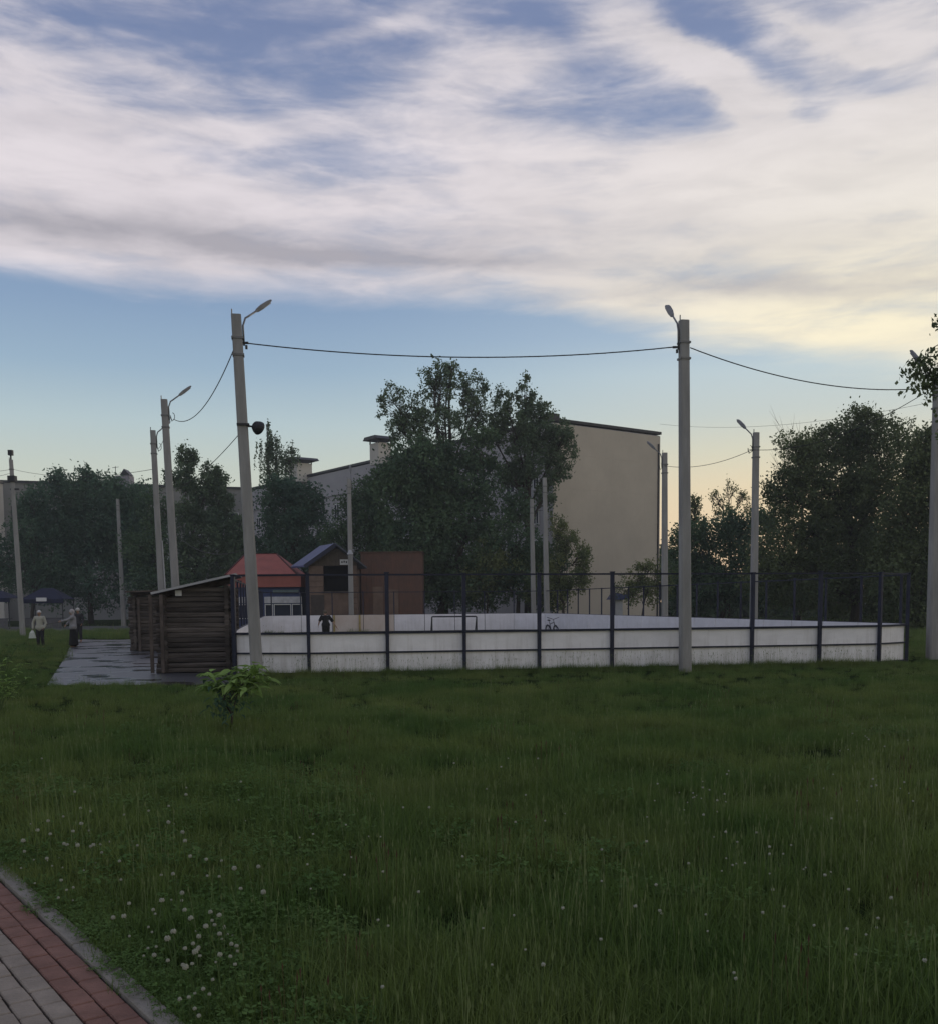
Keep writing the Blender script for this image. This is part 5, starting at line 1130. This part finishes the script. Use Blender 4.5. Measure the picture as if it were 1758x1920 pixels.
gi = ng.nodes.new('NodeGroupInput'); go = ng.nodes.new('NodeGroupOutput'); ip = ng.nodes.new('GeometryNodeInstanceOnPoints'); ci = ng.nodes.new('GeometryNodeCollectionInfo')
ci.inputs['Collection'].default_value = tuft_col; ci.inputs['Separate Children'].default_value = True; ci.inputs['Reset Children'].default_value = True
def na(nm, ty):
    q = ng.nodes.new('GeometryNodeInputNamedAttribute'); q.data_type = ty; q.inputs['Name'].default_value = nm; return q.outputs['Attribute']
cx3 = ng.nodes.new('ShaderNodeCombineXYZ'); ng.links.new(na('turn', 'FLOAT'), cx3.inputs[2])
ng.links.new(gi.outputs[0], ip.inputs['Points']); ng.links.new(ci.outputs[0], ip.inputs['Instance']); ip.inputs['Pick Instance'].default_value = True
ng.links.new(na('tuft', 'INT'), ip.inputs['Instance Index']); ng.links.new(cx3.outputs[0], ip.inputs['Rotation']); ng.links.new(na('size', 'FLOAT'), ip.inputs['Scale']); ng.links.new(ip.outputs[0], go.inputs[0])
mo.modifiers.new('scatter', 'NODES').node_group = ng
print('tufts', n)

# ------------------------------------------------------------------ white clover flowers, one object each
fb_ = MB(); fb_.k = 0; fb_.ball((0, 0, .20), .0075, (1, 1, .85), 8, 6)
for k in range(22):
    a = k * 2.4; z_ = -.6 + 1.5 * k / 22; q = math.sqrt(max(.05, 1 - z_ * z_)); c = Vector((math.cos(a) * q, math.sin(a) * q, z_ * .9)) * .0085; fb_.ball(c + zz * .20, .0032, (1, 1, 1.3), 5, 4)
fb_.k = 1; fb_.tube([(0, 0, 0), (.006, .004, .1), (0, 0, .19)], .0022, 5)
proto = fb_.build('clover_flower', [clover_w, stem_m], loc=Vector((0, 0, 0))); tag(proto, 'small round white clover flower head on a thin stem in the meadow', 'flower', 'white clover flowers in the meadow')
fb_ = MB(); fb_.k = 0; fb_.ball((.01, .004, .33), .0055, (1, 1, 1), 8, 6)
for k in range(12):
    a = k * 2.4; z_ = -.7 + 1.5 * k / 12; q = math.sqrt(max(.05, 1 - z_ * z_)); c = Vector((math.cos(a) * q, math.sin(a) * q, z_)) * .006; fb_.ball(c + Vector((.01, .004, .33)), .0026, (1, 1, 1.3), 5, 4)
fb_.k = 1; fb_.tube([(0, 0, 0), (.012, .004, .17), (.01, .004, .325)], .0018, 5)
tall = fb_.build('clover_flower', [clover_w, stem_m], loc=Vector((0, 0, 0))); tall_me = tall.data; bpy.data.objects.remove(tall)
r = np.random.default_rng(42); spots = []
def scat(cx_, cy_, sx, sy, n):
    for _ in range(n): spots.append((r.normal(cx_, sx), r.normal(cy_, sy)))
for a in ((350, 1815, 42, 40, 17), (400, 1765, 40, 20, 9), (425, 1722, 18, 9, 9), (100, 1660, 45, 22, 14), (90, 1600, 50, 22, 12), (150, 1585, 40, 18, 14), (180, 1545, 70, 28, 14), (330, 1650, 90, 45, 14), (290, 1745, 50, 40, 12), (480, 1640, 80, 50, 12), (360, 1890, 50, 22, 10),
          (1300, 1510, 36, 16, 18), (1200, 1590, 150, 50, 10), (1420, 1630, 80, 24, 14), (1230, 1690, 120, 60, 8), (1570, 1760, 70, 25, 12), (1650, 1500, 60, 16, 10), (1000, 1480, 70, 30, 6), (1640, 1410, 60, 12, 8), (300, 1500, 140, 40, 12), (700, 1600, 150, 120, 12), (1450, 1840, 180, 50, 8), (900, 1780, 120, 60, 6)): scat(*a)
first = True; kcount = 0
for (x, y) in spots:
    if not (-20 < x < 1780 and 1290 < y < 1925): continue
    g0 = gnd(x, y + 12, .16); g0.z = 0
    if inpoly(np.array([g0.x]), np.array([g0.y]), [(p[0], p[1]) for p in pave_p])[0]: continue
    o = proto if first else proto.copy()
    if not first: COL.objects.link(o)
    first = False; o.location = (g0.x, g0.y, 0); o.rotation_euler = (r.normal(0, .12), r.normal(0, .12), r.uniform(0, 6)); s_ = r.choice([.6, .8, 1.0, 1.25]) * r.uniform(.85, 1.1) * (.6 if x > 560 else 1); o.scale = (s_, s_, s_ * r.uniform(.95, 1.1))
    if x > 560: o.data = tall_me; s_ = r.uniform(.7, 1.2); o.scale = (s_, s_, s_); kcount += 1
print('flowers', kcount)

# ------------------------------------------------------------------ evening air
hz = MB(); hz.box((0, 0, 11.5), (1410, 1410, 25)); hb = hz.build('haze', soil, loc=Vector((0, 0, 11.5))); hb['kind'] = 'stuff'
hm_ = bpy.data.materials.new('evening_air'); hm_.use_nodes = True; hn = hm_.node_tree.nodes; hn.clear()
ho_ = hn.new('ShaderNodeOutputMaterial'); hv_ = hn.new('ShaderNodeVolumePrincipled'); hv_.inputs['Color'].default_value = (.85, .90, .95, 1); hv_.inputs['Density'].default_value = .00062; hv_.inputs['Anisotropy'].default_value = .2
hm_.node_tree.links.new(hv_.outputs[0], ho_.inputs['Volume']); hb.data.materials[0] = hm_
